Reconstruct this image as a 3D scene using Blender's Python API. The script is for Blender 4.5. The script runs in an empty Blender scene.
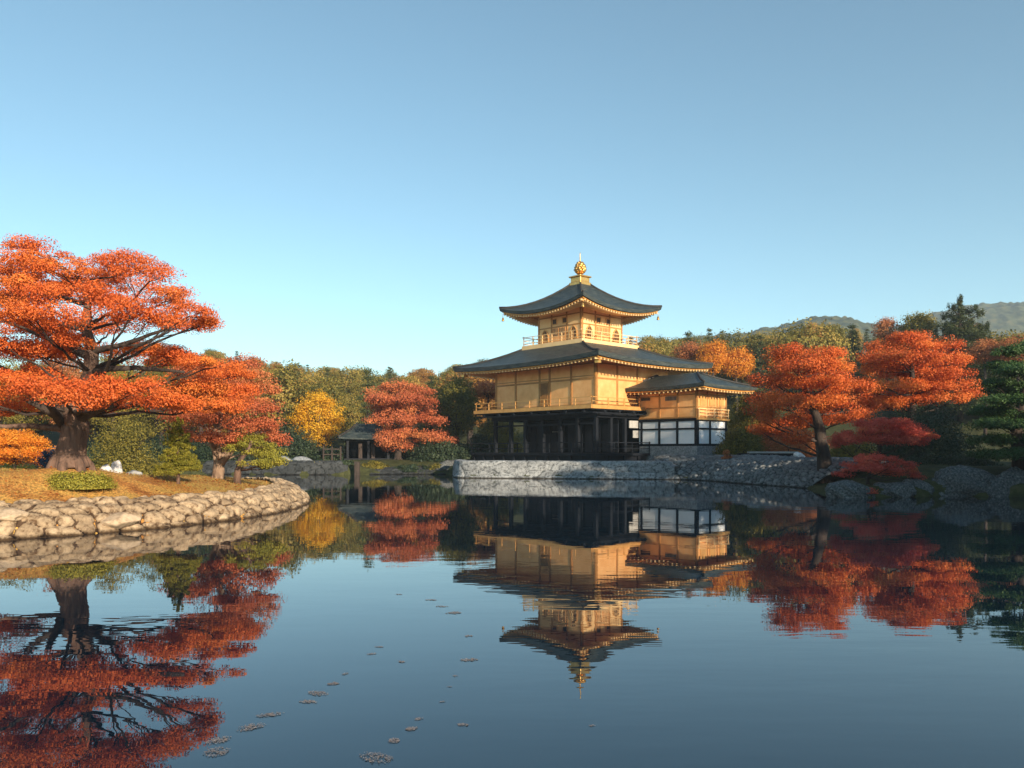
import bpy, math, random
import numpy as np
from mathutils import Vector, Matrix

# ------------------------------------------------------------------ camera, sky, sun, exposure
S = bpy.context.scene
COL = S.collection
R = math.radians
CAM_H, FPX, HOR = 1.6, 800.0, 450.0
cam = bpy.data.cameras.new("camera")
cam.sensor_width = 36.0
cam.lens = 36.0 * FPX / 1024.0
cam.shift_y = (HOR - 384.0) / 1024.0
cam.clip_start = 0.1
cam.clip_end = 6000
camo = bpy.data.objects.new("camera", cam)
camo.location = (0, 0, CAM_H)
camo.rotation_euler = (R(90), 0, 0)
COL.objects.link(camo)
S.camera = camo

SUN_AZ = 32.0      # degrees to the right of straight behind the camera
SUN_EL = 15.0
az = R(SUN_AZ)
sx, sy = math.sin(az), -math.cos(az)          # horizontal direction towards the sun
W = bpy.data.worlds.new("World")
S.world = W
W.use_nodes = True
nt = W.node_tree
sky = nt.nodes.new("ShaderNodeTexSky")
sky.sky_type = 'NISHITA'
sky.sun_disc = False
sky.sun_elevation = R(SUN_EL)
sky.sun_rotation = math.atan2(sx, sy)
sky.altitude = 100
sky.air_density = 0.8
sky.dust_density = 0.0
sky.ozone_density = 2.4
bg = nt.nodes["Background"]
bg.inputs["Strength"].default_value = 0.115
tintn = nt.nodes.new("ShaderNodeMixRGB"); tintn.blend_type = 'MULTIPLY'; tintn.inputs[0].default_value = 1.0
tintn.inputs[2].default_value = (1.02, 1.08, 0.86, 1)          # clear autumn air: a slightly greener blue
nt.links.new(sky.outputs[0], tintn.inputs[1])
nt.links.new(tintn.outputs[0], bg.inputs["Color"])

sun = bpy.data.lights.new("sun", 'SUN')
sun.energy = 5.0
sun.angle = R(0.6)
sun.color = (1.0, 0.83, 0.62)
suno = bpy.data.objects.new("sun", sun)
d = Vector((sx * math.cos(R(SUN_EL)), sy * math.cos(R(SUN_EL)), math.sin(R(SUN_EL))))
suno.rotation_euler = d.to_track_quat('Z', 'Y').to_euler()
suno.location = (20, -30, 40)
COL.objects.link(suno)

S.view_settings.view_transform = 'Standard'
S.view_settings.look = 'None'
S.view_settings.exposure = 1.05
S.view_settings.gamma = 1.0
S.view_settings.use_curve_mapping = False
S.render.engine = 'CYCLES'
S.cycles.max_bounces = 6
S.cycles.diffuse_bounces = 3
S.cycles.glossy_bounces = 3
S.cycles.transmission_bounces = 3
S.cycles.volume_bounces = 0
S.cycles.use_denoising = True

rng = np.random.default_rng(7)
random.seed(7)

# ------------------------------------------------------------------ helpers
def at(px, py, Y):
    """point seen at pixel (px, py) at distance Y"""
    return np.array([(px - 512) / FPX * Y, Y, CAM_H + (HOR - py) / FPX * Y])

def tag(o, label=None, cat=None, group=None, kind=None):
    if label: o["label"] = label
    if cat: o["category"] = cat
    if group: o["group"] = group
    if kind: o["kind"] = kind
    return o

def empty(name, loc=(0, 0, 0), rz=0.0):
    o = bpy.data.objects.new(name, None)
    o.location = loc
    o.rotation_euler = (0, 0, rz)
    o.empty_display_size = 0.3
    COL.objects.link(o)
    return o

def link_mesh(name, me, mat, parent=None):
    if mat is not None:
        me.materials.append(mat)
    o = bpy.data.objects.new(name, me)
    COL.objects.link(o)
    if parent is not None:
        o.parent = parent
    return o

def mesh_np(name, V, F, smooth=False, tint=None):
    """V (n,3), F (m,k) arrays -> mesh; tint (m,) per-face float attribute"""
    me = bpy.data.meshes.new(name)
    V = np.asarray(V, dtype=np.float32)
    F = np.asarray(F, dtype=np.int32)
    n, (m, k) = len(V), F.shape
    me.vertices.add(n)
    me.vertices.foreach_set("co", V.ravel())
    me.loops.add(m * k)
    me.loops.foreach_set("vertex_index", F.ravel())
    me.polygons.add(m)
    me.polygons.foreach_set("loop_start", np.arange(0, m * k, k, dtype=np.int32))
    if smooth:
        me.polygons.foreach_set("use_smooth", np.ones(m, dtype=bool))
    me.update(calc_edges=True)
    if tint is not None:
        a = me.attributes.new("tint", 'FLOAT', 'FACE')
        a.data.foreach_set("value", np.asarray(tint, dtype=np.float32))
    return me

class MB:
    """collects boxes, bars, tubes into one mesh"""
    def __init__(s): s.v, s.f = [], []
    def add(s, vs, fs):
        b = len(s.v)
        s.v += [tuple(float(c) for c in p) for p in vs]
        s.f += [tuple(b + i for i in q) for q in fs]
    def box(s, x0, y0, z0, x1, y1, z1):
        s.add([(x0,y0,z0),(x1,y0,z0),(x1,y1,z0),(x0,y1,z0),(x0,y0,z1),(x1,y0,z1),(x1,y1,z1),(x0,y1,z1)],
              [(3,2,1,0),(4,5,6,7),(0,1,5,4),(1,2,6,5),(2,3,7,6),(3,0,4,7)])
    def bar(s, a, b, w, h):
        """box beam from a to b, w wide horizontally, h high"""
        a, b = Vector(a), Vector(b)
        t = (b - a).normalized()
        side = t.cross(Vector((0,0,1)))
        if side.length < 1e-4: side = Vector((1,0,0))
        side.normalize()
        up = side.cross(t).normalized()
        vs = []
        for p in (a, b):
            for i, j in ((-1,-1),(1,-1),(1,1),(-1,1)):
                vs.append(p + side * (i * w / 2) + up * (j * h / 2))
        s.add(vs, [(0,1,2,3),(7,6,5,4),(0,4,5,1),(1,5,6,2),(2,6,7,3),(3,7,4,0)])
    def tube(s, pts, rad, n=8, cap=True):
        pts = [Vector(p) for p in pts]
        ref = Vector((0.3, 0.2, 1)).normalized()
        vs, fs = [], []
        for i, p in enumerate(pts):
            t = (pts[min(i+1, len(pts)-1)] - pts[max(i-1, 0)]).normalized()
            a = t.cross(ref)
            if a.length < 0.05: a = t.cross(Vector((1,0,0)))
            a.normalize(); b = t.cross(a)
            for k in range(n):
                th = 2 * math.pi * k / n
                vs.append(p + (a * math.cos(th) + b * math.sin(th)) * rad[i])
        for i in range(len(pts) - 1):
            for k in range(n):
                fs.append((i*n+k, i*n+(k+1)%n, (i+1)*n+(k+1)%n, (i+1)*n+k))
        if cap:
            fs.append(tuple(range(n))[::-1]); fs.append(tuple((len(pts)-1)*n+k for k in range(n)))
        s.add(vs, fs)
    def lathe(s, prof, cx=0, cy=0, n=16, bump=0.0, lobes=0):
        vs, fs = [], []
        for (r, z) in prof:
            for k in range(n):
                th = 2*math.pi*k/n
                rr = r * (1 + (bump * math.cos(lobes * th) if lobes else 0))
                vs.append((cx + rr*math.cos(th), cy + rr*math.sin(th), z))
        for i in range(len(prof)-1):
            for k in range(n):
                fs.append((i*n+k, i*n+(k+1)%n, (i+1)*n+(k+1)%n, (i+1)*n+k))
        fs.append(tuple(range(n))[::-1]); fs.append(tuple((len(prof)-1)*n+k for k in range(n)))
        s.add(vs, fs)
    def build(s, name, mat, parent=None, smooth=False, bevel=0.0):
        me = bpy.data.meshes.new(name)
        me.from_pydata(s.v, [], s.f)
        me.update()
        if smooth:
            for p in me.polygons: p.use_smooth = True
        o = link_mesh(name, me, mat, parent)
        if bevel:
            m = o.modifiers.new("bevel", 'BEVEL'); m.width = bevel; m.segments = 2; m.limit_method = 'ANGLE'
        return o

def smooth01(x):
    x = np.clip(x, 0, 1)
    return x * x * (3 - 2 * x)

def vnoise(x, y, seed=0):
    """value noise, numpy"""
    x = np.asarray(x, float); y = np.asarray(y, float)
    xi = np.floor(x).astype(np.int64); yi = np.floor(y).astype(np.int64)
    fx = x - xi; fy = y - yi
    fx = fx*fx*(3-2*fx); fy = fy*fy*(3-2*fy)
    def h(a, b):
        n = (a * 374761393 + b * 668265263 + seed * 1442695041) & 0x7fffffff
        n = ((n ^ (n >> 13)) * 1274126177) & 0x7fffffff
        return ((n ^ (n >> 16)) & 0xffff) / 65535.0
    return (h(xi,yi)*(1-fx)+h(xi+1,yi)*fx)*(1-fy) + (h(xi,yi+1)*(1-fx)+h(xi+1,yi+1)*fx)*fy

def fbm(x, y, seed=0, o=4):
    t, a, s = 0, 0.5, 1.0
    for i in range(o):
        t = t + a * vnoise(x*s, y*s, seed+i*17); a *= 0.5; s *= 2.03
    return t

# ------------------------------------------------------------------ materials
def new_mat(name):
    m = bpy.data.materials.new(name)
    m.use_nodes = True
    n = m.node_tree
    return m, n, n.nodes["Principled BSDF"]

def nd(n, t, **kw):
    x = n.nodes.new(t)
    for k, v in kw.items():
        if k in x.inputs: x.inputs[k].default_value = v
        else: setattr(x, k, v)
    return x

def ramp(n, stops):
    r = n.nodes.new("ShaderNodeValToRGB")
    e = r.color_ramp.elements
    while len(e) < len(stops): e.new(0.5)
    for i, (p, c) in enumerate(stops):
        e[i].position = p; e[i].color = (*c, 1)
    return r

def mat_noise(name, stops, scale=4.0, rough=0.7, detail=6.0, bump=0.0, bscale=None, metallic=0.0, spec=0.4, stretch=None, coords="Object", rdist=0.0):
    m, n, p = new_mat(name)
    tc = nd(n, "ShaderNodeTexCoord")
    src = tc.outputs[coords]
    if stretch:
        mp = nd(n, "ShaderNodeMapping"); mp.inputs["Scale"].default_value = stretch
        n.links.new(src, mp.inputs[0]); src = mp.outputs[0]
    t = nd(n, "ShaderNodeTexNoise", Scale=scale, Detail=detail, Roughness=0.6)
    n.links.new(src, t.inputs["Vector"])
    r = ramp(n, stops)
    n.links.new(t.outputs[0], r.inputs[0]); n.links.new(r.outputs[0], p.inputs["Base Color"])
    p.inputs["Roughness"].default_value = rough
    p.inputs["Metallic"].default_value = metallic
    p.inputs["Specular IOR Level"].default_value = spec
    if bump:
        t2 = nd(n, "ShaderNodeTexNoise", Scale=bscale or scale*3, Detail=8.0, Roughness=0.65)
        n.links.new(src, t2.inputs["Vector"])
        b = nd(n, "ShaderNodeBump", Strength=bump, Distance=0.05)
        n.links.new(t2.outputs[0], b.inputs["Height"]); n.links.new(b.outputs[0], p.inputs["Normal"])
    return m

def mat_leaf(name, stops, transl=0.35, rough=0.55, objvar=0.0):
    """leaf colours vary from leaf to leaf with the face attribute 'tint' (and a little from tree to tree)"""
    m, n, p = new_mat(name)
    a = nd(n, "ShaderNodeAttribute", attribute_name="tint")
    r = ramp(n, stops)
    fac = a.outputs["Fac"]
    if objvar:
        oi = nd(n, "ShaderNodeObjectInfo")
        mm = nd(n, "ShaderNodeMath", operation='MULTIPLY_ADD')
        n.links.new(oi.outputs["Random"], mm.inputs[0]); mm.inputs[1].default_value = objvar; mm.inputs[2].default_value = -objvar/2
        ad = nd(n, "ShaderNodeMath", operation='ADD')
        n.links.new(a.outputs["Fac"], ad.inputs[0]); n.links.new(mm.outputs[0], ad.inputs[1]); fac = ad.outputs[0]
    n.links.new(fac, r.inputs[0])
    n.links.new(r.outputs[0], p.inputs["Base Color"])
    p.inputs["Roughness"].default_value = rough
    p.inputs["Specular IOR Level"].default_value = 0.25
    tr = nd(n, "ShaderNodeBsdfTranslucent")
    n.links.new(r.outputs[0], tr.inputs["Color"])
    mx = nd(n, "ShaderNodeMixShader"); mx.inputs[0].default_value = transl
    n.links.new(p.outputs[0], mx.inputs[1]); n.links.new(tr.outputs[0], mx.inputs[2])
    n.links.new(mx.outputs[0], n.nodes["Material Output"].inputs["Surface"])
    return m

M = {}
M['maple'] = mat_leaf("maple_leaves", [(0,(0.48,0.075,0.02)),(0.35,(0.62,0.125,0.028)),(0.65,(0.70,0.175,0.036)),(1,(0.80,0.29,0.05))], 0.22)
M['redmaple'] = mat_leaf("red_maple_leaves", [(0,(0.38,0.085,0.04)),(0.45,(0.52,0.145,0.06)),(0.8,(0.60,0.215,0.075)),(1,(0.66,0.32,0.09))], 0.25)
M['crimson'] = mat_leaf("crimson_leaves", [(0,(0.46,0.06,0.045)),(0.6,(0.68,0.12,0.08)),(1,(0.78,0.24,0.09))], 0.4)
M['yellow'] = mat_leaf("yellow_leaves", [(0,(0.55,0.26,0.015)),(0.5,(0.75,0.40,0.02)),(1,(0.85,0.55,0.05))], 0.4)
M['orange'] = mat_leaf("orange_leaves", [(0,(0.5,0.14,0.02)),(0.5,(0.72,0.27,0.025)),(1,(0.8,0.40,0.05))], 0.4)
M['rust'] = mat_leaf("rust_leaves", [(0,(0.30,0.09,0.04)),(0.5,(0.45,0.16,0.06)),(1,(0.55,0.25,0.09))], 0.35)
M['olive'] = mat_leaf("olive_leaves", [(0,(0.07,0.075,0.016)),(0.5,(0.20,0.17,0.03)),(1,(0.34,0.26,0.045))], 0.35, objvar=0.5)
M['forest'] = mat_leaf("forest_leaves", [(0,(0.085,0.09,0.024)),(0.35,(0.21,0.185,0.042)),(0.7,(0.35,0.265,0.058)),(1,(0.48,0.28,0.08))], 0.35, objvar=0.65)
M['forestrust'] = mat_leaf('russet_forest_leaves', [(0,(0.20,0.09,0.03)),(0.5,(0.36,0.18,0.045)),(1,(0.50,0.28,0.07))], 0.35, objvar=0.6)
M['conifer'] = mat_leaf("conifer_needles", [(0,(0.025,0.042,0.018)),(0.5,(0.07,0.09,0.034)),(1,(0.14,0.145,0.05))], 0.2, objvar=0.4)
M['darkgreen'] = mat_leaf("evergreen_leaves", [(0,(0.015,0.029,0.016)),(0.5,(0.034,0.056,0.028)),(1,(0.075,0.095,0.045))], 0.2)  # on far-bank bushes the deep tone also stands in for shade
M['pine'] = mat_leaf("pine_needles", [(0,(0.024,0.058,0.018)),(0.5,(0.05,0.105,0.032)),(1,(0.09,0.15,0.045))], 0.2)
M['ygreen'] = mat_leaf("yellow_green_leaves", [(0,(0.13,0.14,0.02)),(0.5,(0.29,0.27,0.04)),(1,(0.46,0.39,0.06))], 0.35)
M['brightorange'] = mat_leaf('bright_orange_leaves', [(0,(0.66,0.17,0.02)),(0.5,(0.82,0.30,0.03)),(1,(0.88,0.42,0.05))], 0.4)
M['bluegreen'] = mat_leaf("blue_green_leaves", [(0,(0.015,0.03,0.05)),(0.5,(0.03,0.06,0.11)),(1,(0.06,0.11,0.2))], 0.2)
M['bark'] = mat_noise("bark", [(0.3,(0.05,0.03,0.022)),(0.7,(0.20,0.12,0.085))], 9, 0.9, bump=1.0, bscale=16, stretch=(1,1,0.18))
M['darkbark'] = mat_noise("dark_bark", [(0.3,(0.025,0.018,0.015)),(0.7,(0.07,0.05,0.04))], 8, 0.9, bump=0.8, stretch=(1,1,0.25))
M['palebark'] = mat_noise("pale_bark", [(0.3,(0.16,0.10,0.07)),(0.7,(0.36,0.25,0.17))], 9, 0.9, bump=0.8, stretch=(1,1,0.3))
M['gold'] = mat_noise("gold_leaf", [(0.3,(0.72,0.35,0.115)),(0.5,(0.84,0.44,0.165)),(0.7,(0.90,0.52,0.22))], 1.7, 0.40, metallic=0.25, detail=10, bump=0.06, bscale=30)
M['goldframe'] = mat_noise('gilt_frame', [(0.3,(0.34,0.16,0.045)),(0.7,(0.48,0.24,0.07))], 3, 0.45, metallic=0.2)
M['goldtrim'] = mat_noise("gold_trim", [(0.3,(0.55,0.27,0.08)),(0.7,(0.70,0.38,0.12))], 3, 0.4, metallic=0.3)
M['soffitglow'] = mat_noise('glow_toned_gilt_eaves', [(0.3,(0.66,0.27,0.045)),(0.7,(0.82,0.38,0.08))], 2.5, 0.4, metallic=0.25)  # warm glow under the eaves put into the gilt colour
M['goldmetal'] = mat_noise("gilt_bronze", [(0.3,(0.60,0.33,0.09)),(0.7,(0.85,0.52,0.17))], 8, 0.32, metallic=0.8)
M['goldpale'] = mat_noise("pale_gold_leaf", [(0.3,(0.82,0.51,0.22)),(0.7,(0.90,0.62,0.31))], 1.6, 0.45, metallic=0.2, bump=0.05, bscale=30)
M['roof'] = mat_noise("shingle_roof", [(0.35,(0.014,0.025,0.027)),(0.5,(0.034,0.046,0.046)),(0.68,(0.070,0.080,0.072))], 2.2, 0.5, detail=11, bump=0.8, bscale=14, stretch=(1,1,5))
M['roofedge'] = mat_noise("roof_edge", [(0.3,(0.018,0.017,0.017)),(0.7,(0.04,0.035,0.032))], 6, 0.65)
M['blackwood'] = mat_noise("black_timber", [(0.3,(0.004,0.005,0.008)),(0.7,(0.012,0.015,0.021))], 5, 0.6, spec=0.15, stretch=(1,1,0.2), bump=0.2)
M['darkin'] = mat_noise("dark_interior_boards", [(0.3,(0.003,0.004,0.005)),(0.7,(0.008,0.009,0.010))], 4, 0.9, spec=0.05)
M['window'] = mat_noise("window_dark", [(0.3,(0.05,0.025,0.012)),(0.7,(0.10,0.05,0.02))], 4, 0.5)
M['plaster'] = mat_noise("white_plaster", [(0.3,(0.76,0.79,0.82)),(0.7,(0.84,0.86,0.88))], 1.5, 0.85, bump=0.05)
M['greystone'] = mat_noise("grey_stone", [(0.25,(0.10,0.11,0.12)),(0.5,(0.24,0.25,0.26)),(0.75,(0.42,0.42,0.42))], 9, 0.9, bump=0.6, bscale=14)
M['boulder'] = mat_noise("boulder_stone", [(0.34,(0.03,0.034,0.034)),(0.5,(0.085,0.09,0.09)),(0.62,(0.15,0.155,0.15)),(0.70,(0.26,0.27,0.26))], 15, 0.92, detail=12, bump=1.0, bscale=9)
M['whitestone'] = mat_noise("white_stone", [(0.3,(0.55,0.53,0.52)),(0.7,(0.85,0.83,0.82))], 5, 0.85, bump=0.4)
M['woodgrey'] = mat_noise("weathered_wood", [(0.3,(0.12,0.10,0.08)),(0.7,(0.28,0.24,0.20))], 5, 0.8, stretch=(1,1,0.2))
M['concrete'] = mat_noise("concrete", [(0.3,(0.28,0.28,0.27)),(0.7,(0.42,0.41,0.39))], 4, 0.85, bump=0.2)
M['sandstone'] = mat_noise('sandy_slab_stone', [(0.3,(0.26,0.185,0.115)),(0.5,(0.44,0.33,0.22)),(0.7,(0.54,0.41,0.28))], 9, 0.9, bump=0.5, bscale=9)
# ------------------------------------------------------------------ pond outline and terrain
# each vertex: x, y, edge height, edge run, inner height, inner run
POND = [
 (-12,0.6,.12,.4,.3,4),(13,0.6,.12,.4,.3,4),(15,6,.3,.6,.7,4),(16,12,.5,.8,.9,4),(18.5,18,.6,1,.9,4),(20,24,.7,1,1.0,4),
 (17.4,27.2,.5,.6,.95,2.5),(14.9,27.8,.5,.6,.95,2.5),(12.3,26.7,.35,.6,.85,3),(11.0,27.2,.25,.6,.8,3.5),(11.3,29.8,.15,.8,.8,3.5),
 (12.4,33.7,.2,.9,1.0,3),(11.8,35.6,.2,.9,1.1,3),(10.9,38.0,.2,.9,1.1,3),(10.2,42.0,.2,.9,1.0,2.5),(8.6,43.4,.5,.6,.95,1.5),
 (6.8,43.7,.9,.35,.95,1),(1.6,44.7,.9,.35,.95,1),(-2.6,45.5,.9,.35,.95,1),(-3.3,46.3,.9,.35,.95,1),(-3.5,49.5,.9,.4,.95,1),(-3.8,52.0,.8,.6,.9,2),
 (-5.0,52.4,.25,.8,.9,3.5),(-9,52,.3,.8,.9,3.5),(-10.6,51.6,.8,.4,.9,2),(-14.8,51.2,.8,.4,.9,2),(-20,53,.6,.5,.9,2),(-45,53,.4,1,.9,3),
 (-45,40,.2,1,.5,4),(-24,41,.2,1,.5,4),(-16,40.5,.2,1,.5,4),(-12,37.5,.25,.7,.5,4),(-9.4,34,.3,.6,.55,3.5),
 (-7.6,29,.35,.5,.7,3),(-6.35,25,.4,.5,.8,3.2),(-6.0,22.2,.42,.5,.85,3.2),(-6.05,19.9,.42,.5,.95,3.0),(-6.6,17.7,.44,.5,1.05,2.8),
 (-7.5,16.0,.46,.55,1.15,2.8),(-8.9,14.2,.46,.55,1.15,2.8),(-12,12.4,.46,.55,1.1,2.8),(-16,10,.4,.6,1,3),(-16,4,.3,.6,.7,3)]
def chaikin(P, it=2):
    P = np.asarray(P, float)
    for _ in range(it):
        Q = np.roll(P, -1, axis=0)
        A = P*0.75 + Q*0.25; B = P*0.25 + Q*0.75
        P = np.stack([A, B], 1).reshape(-1, P.shape[1])
    return P
PP = chaikin(POND, 2)

def shore(x, y):
    """signed distance to the shore (+ on land) and profile parameters"""
    x = np.asarray(x, float).ravel(); y = np.asarray(y, float).ravel()
    best = np.full(len(x), 1e9); par = np.zeros((len(x), 4)); inside = np.zeros(len(x), bool)
    n = len(PP)
    for i in range(n):
        a = PP[i]; b = PP[(i+1) % n]
        ex, ey = b[0]-a[0], b[1]-a[1]
        L = ex*ex + ey*ey
        t = np.clip(((x-a[0])*ex + (y-a[1])*ey)/L, 0, 1)
        dd = np.hypot(x-(a[0]+t*ex), y-(a[1]+t*ey))
        k = dd < best
        best[k] = dd[k]
        par[k] = a[2:] + (b[2:]-a[2:]) * t[k][:, None]
        c = ((a[1] > y) != (b[1] > y)) & (x < (b[0]-a[0])*(y-a[1])/(b[1]-a[1]+1e-12) + a[0])
        inside ^= c
    return np.where(inside, -best, best), par

def hillh(x, y):
    th = 512 + 800 * x / np.maximum(y, 1.0)
    amp = np.interp(th, [-600,0,200,300,400,520,640,760,900,1024,1500], [7,9,12,10.5,9,9,11.5,12,12.5,13.0,10])
    st = np.interp(th, [0,300,520,700,1024], [68,68,64,60,54])
    en = np.interp(th, [0,300,520,700,1024], [135,135,125,115,105])
    return amp * smooth01((y-st)/(en-st)) * (0.9 + 0.25*fbm(x/22, y/22, 5))

def ground(x, y):
    shp = np.shape(x)
    x = np.asarray(x, float).ravel(); y = np.asarray(y, float).ravel()
    d, p = shore(x, y)
    h1, w1, h2, w2 = p.T
    z = h1*smooth01(d/w1*0.5+0.5*(d>0))*(d>0)
    z = np.where(d > 0, h1*smooth01(0.35+d/w1*0.65) + (h2-h1)*smooth01((d-w1)/w2), -0.25 - np.minimum(-d*0.5, 0.7))
    land = smooth01((d-1)/4)
    z = z + land*(fbm(x/2.2, y/2.2, 3)-0.45)*0.16*(d>0)
    # roots mound of the old maple
    z = z + 0.12*np.exp(-((x+9.6)**2+(y-18)**2)/1.2)*(d>0)
    # flat building ground
    u, v = (x-4.93)*-.669+(y-47)*.743, (x-4.93)*.743+(y-47)*.669
    fl = (u>-5.5)&(u<11)&(v>-3)&(v<9)&(d>0.6)
    z = np.where(fl, np.minimum(z, .93), z)
    z = z + hillh(x, y)*(d>0)
    return z.reshape(shp) if shp else float(z[0])

def axis(lo, hi, step, far, grow=1.22):
    a = list(np.arange(lo, hi+1e-6, step))
    s, v = step, hi
    while v < far: s *= grow; v += s; a.append(v)
    s, v, b = step, lo, []
    while v > -far: s *= grow; v -= s; b.append(v)
    return np.array(b[::-1] + a)
gx = axis(-22, 24, 0.34, 900); gy = axis(-1, 56, 0.34, 900, 1.12)
gy = gy[gy > -400]
GX, GY = np.meshgrid(gx, gy)
GZ = ground(GX, GY)
nx, ny = len(gx), len(gy)
idx = np.arange(nx*ny).reshape(ny, nx)
F = np.stack([idx[:-1,:-1], idx[:-1,1:], idx[1:,1:], idx[1:,:-1]], -1).reshape(-1, 4)

def mat_ground():
    m, n, p = new_mat("ground_turf")
    geo = nd(n, "ShaderNodeNewGeometry")
    def noise(scale, det=6.0):
        t = nd(n, "ShaderNodeTexNoise", Scale=scale, Detail=det, Roughness=0.65); n.links.new(geo.outputs["Position"], t.inputs["Vector"]); return t
    # leaf litter (left peninsula): golden grass with rust leaf litter
    lit = ramp(n, [(0.30,(0.24,0.09,0.03)),(0.43,(0.46,0.22,0.065)),(0.55,(0.58,0.34,0.10)),(0.72,(0.42,0.33,0.09))])
    n1 = noise(1.1, 10); n.links.new(n1.outputs[0], lit.inputs[0])
    spk = noise(22, 3); sr = ramp(n, [(0.40,(0.35,0.32,0.30)),(0.56,(1.15,1.1,1.0)),(0.66,(1.6,1.35,1.0))]); n.links.new(spk.outputs[0], sr.inputs[0])
    mul = nd(n, "ShaderNodeMixRGB", blend_type='MULTIPLY'); mul.inputs[0].default_value = 0.75
    n.links.new(lit.outputs[0], mul.inputs[1]); n.links.new(sr.outputs[0], mul.inputs[2])
    # dull green-grey ground elsewhere
    g = ramp(n, [(0.3,(0.025,0.028,0.014)),(0.55,(0.06,0.065,0.025)),(0.75,(0.11,0.095,0.05))])
    n2 = noise(2.3, 8); n.links.new(n2.outputs[0], g.inputs[0])
    sep = nd(n, "ShaderNodeSeparateXYZ"); n.links.new(geo.outputs["Position"], sep.inputs[0])
    # peninsula: x < -4 and y < 40
    a = nd(n, "ShaderNodeMapRange"); a.inputs[1].default_value = -3; a.inputs[2].default_value = -5; n.links.new(sep.outputs[0], a.inputs[0])
    b = nd(n, "ShaderNodeMapRange"); b.inputs[1].default_value = 46; b.inputs[2].default_value = 42; n.links.new(sep.outputs[1], b.inputs[0])
    ab = nd(n, "ShaderNodeMath", operation='MULTIPLY'); n.links.new(a.outputs[0], ab.inputs[0]); n.links.new(b.outputs[0], ab.inputs[1])
    mx = nd(n, "ShaderNodeMixRGB"); n.links.new(ab.outputs[0], mx.inputs[0]); n.links.new(g.outputs[0], mx.inputs[1]); n.links.new(mul.outputs[0], mx.inputs[2])
    n.links.new(mx.outputs[0], p.inputs["Base Color"])
    p.inputs["Roughness"].default_value = 0.95; p.inputs["Specular IOR Level"].default_value = 0.1
    bt = noise(14, 8); bp = nd(n, "ShaderNodeBump", Strength=0.8, Distance=0.06)
    n.links.new(bt.outputs[0], bp.inputs["Height"]); n.links.new(bp.outputs[0], p.inputs["Normal"])
    return m
GZ0 = GZ
ground_o = link_mesh("ground", mesh_np("ground", np.stack([GX,GY,GZ],-1).reshape(-1,3), F, True), mat_ground())
tag(ground_o, kind="structure")

# ------------------------------------------------------------------ water
def mat_water():
    m, n, p = new_mat("pond_water")
    p.inputs["Base Color"].default_value = (0.003, 0.013, 0.024, 1)
    p.inputs["Roughness"].default_value = 0.0
    p.inputs["IOR"].default_value = 1.64
    p.inputs["Specular IOR Level"].default_value = 0.5
    geo = nd(n, "ShaderNodeNewGeometry")
    mp = nd(n, "ShaderNodeMapping"); mp.inputs["Scale"].default_value = (0.38, 1.15, 1.0)
    n.links.new(geo.outputs["Position"], mp.inputs[0])
    t1 = nd(n, "ShaderNodeTexNoise", Scale=1.7, Detail=3.0, Roughness=0.55); n.links.new(mp.outputs[0], t1.inputs["Vector"])
    t2 = nd(n, "ShaderNodeTexNoise", Scale=0.16, Detail=2.0); n.links.new(geo.outputs["Position"], t2.inputs["Vector"])
    # calm and slightly ruffled zones
    rr = ramp(n, [(0.42,(0.16,)*3),(0.52,(0.45,)*3),(0.62,(1.0,)*3)]); n.links.new(t2.outputs[0], rr.inputs[0])
    mm = nd(n, "ShaderNodeMath", operation='MULTIPLY'); n.links.new(t1.outputs[0], mm.inputs[0]); n.links.new(rr.outputs[0], mm.inputs[1])
    b = nd(n, "ShaderNodeBump", Strength=1.0, Distance=0.0042)
    n.links.new(mm.outputs[0], b.inputs["Height"]); n.links.new(b.outputs[0], p.inputs["Normal"])
    return m
wx = np.array([-60., 60.]); wy = np.array([-8., 60.])
wat = link_mesh("water", mesh_np("water", [(-50,-2,0),(30,-2,0),(30,57,0),(-50,57,0)], [(0,1,2,3)]), mat_water())
tag(wat, kind="structure")

# ------------------------------------------------------------------ far hills (wooded, read as one mass)
def far_hill(name, pts, Y, depth, seed, mat):
    px = np.arange(pts[0][0], pts[-1][0]+1, 1.5)
    top = CAM_H + (HOR - np.interp(px, [p[0] for p in pts], [p[1] for p in pts]))/FPX*Y
    rows = 90
    V = []
    xs = (px-512)/FPX*Y
    for j in range(rows):
        t = j/(rows-1)
        k = t/0.72
        prof = np.where(k < 1, np.sin(np.clip(k,0,1)*math.pi/2)**1.1, 1-((t-0.72)/0.28)**2)
        yy = Y - depth*0.72 + depth*t
        z = (top)*prof
        xx = xs*(1+0*t)
        bump = np.abs(fbm(xx/7.5, np.full_like(xx, yy/7.5), seed, 2)-0.38)*11*min(1, k*2)
        big = (fbm(xx/60, np.full_like(xx, yy/60), seed+5, 3)-0.45)*16*(1-abs(prof))**0.5
        V.append(np.stack([xx, np.full_like(xx, yy), z+bump-2+big*(prof>0.05)], -1))
    V = np.concatenate(V); nx = len(px)
    idx = np.arange(nx*rows).reshape(rows, nx)
    F = np.stack([idx[:-1,:-1], idx[:-1,1:], idx[1:,1:], idx[1:,:-1]], -1).reshape(-1,4)
    o = link_mesh(name, mesh_np(name, V, F, True), mat); tag(o, kind="structure"); return o
M['farhill'] = mat_noise("wooded_hill", [(0.35,(0.010,0.020,0.010)),(0.5,(0.045,0.06,0.025)),(0.65,(0.11,0.10,0.04))], 0.16, 0.95, detail=12, bump=0.8, bscale=0.35)
far_hill("hills", [(560,352),(620,350),(680,340),(700,338),(740,334),(775,327),(800,320),(815,318),(835,322),(880,335),(930,348),(1000,352)], 520, 260, 3, M['farhill'])
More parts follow.
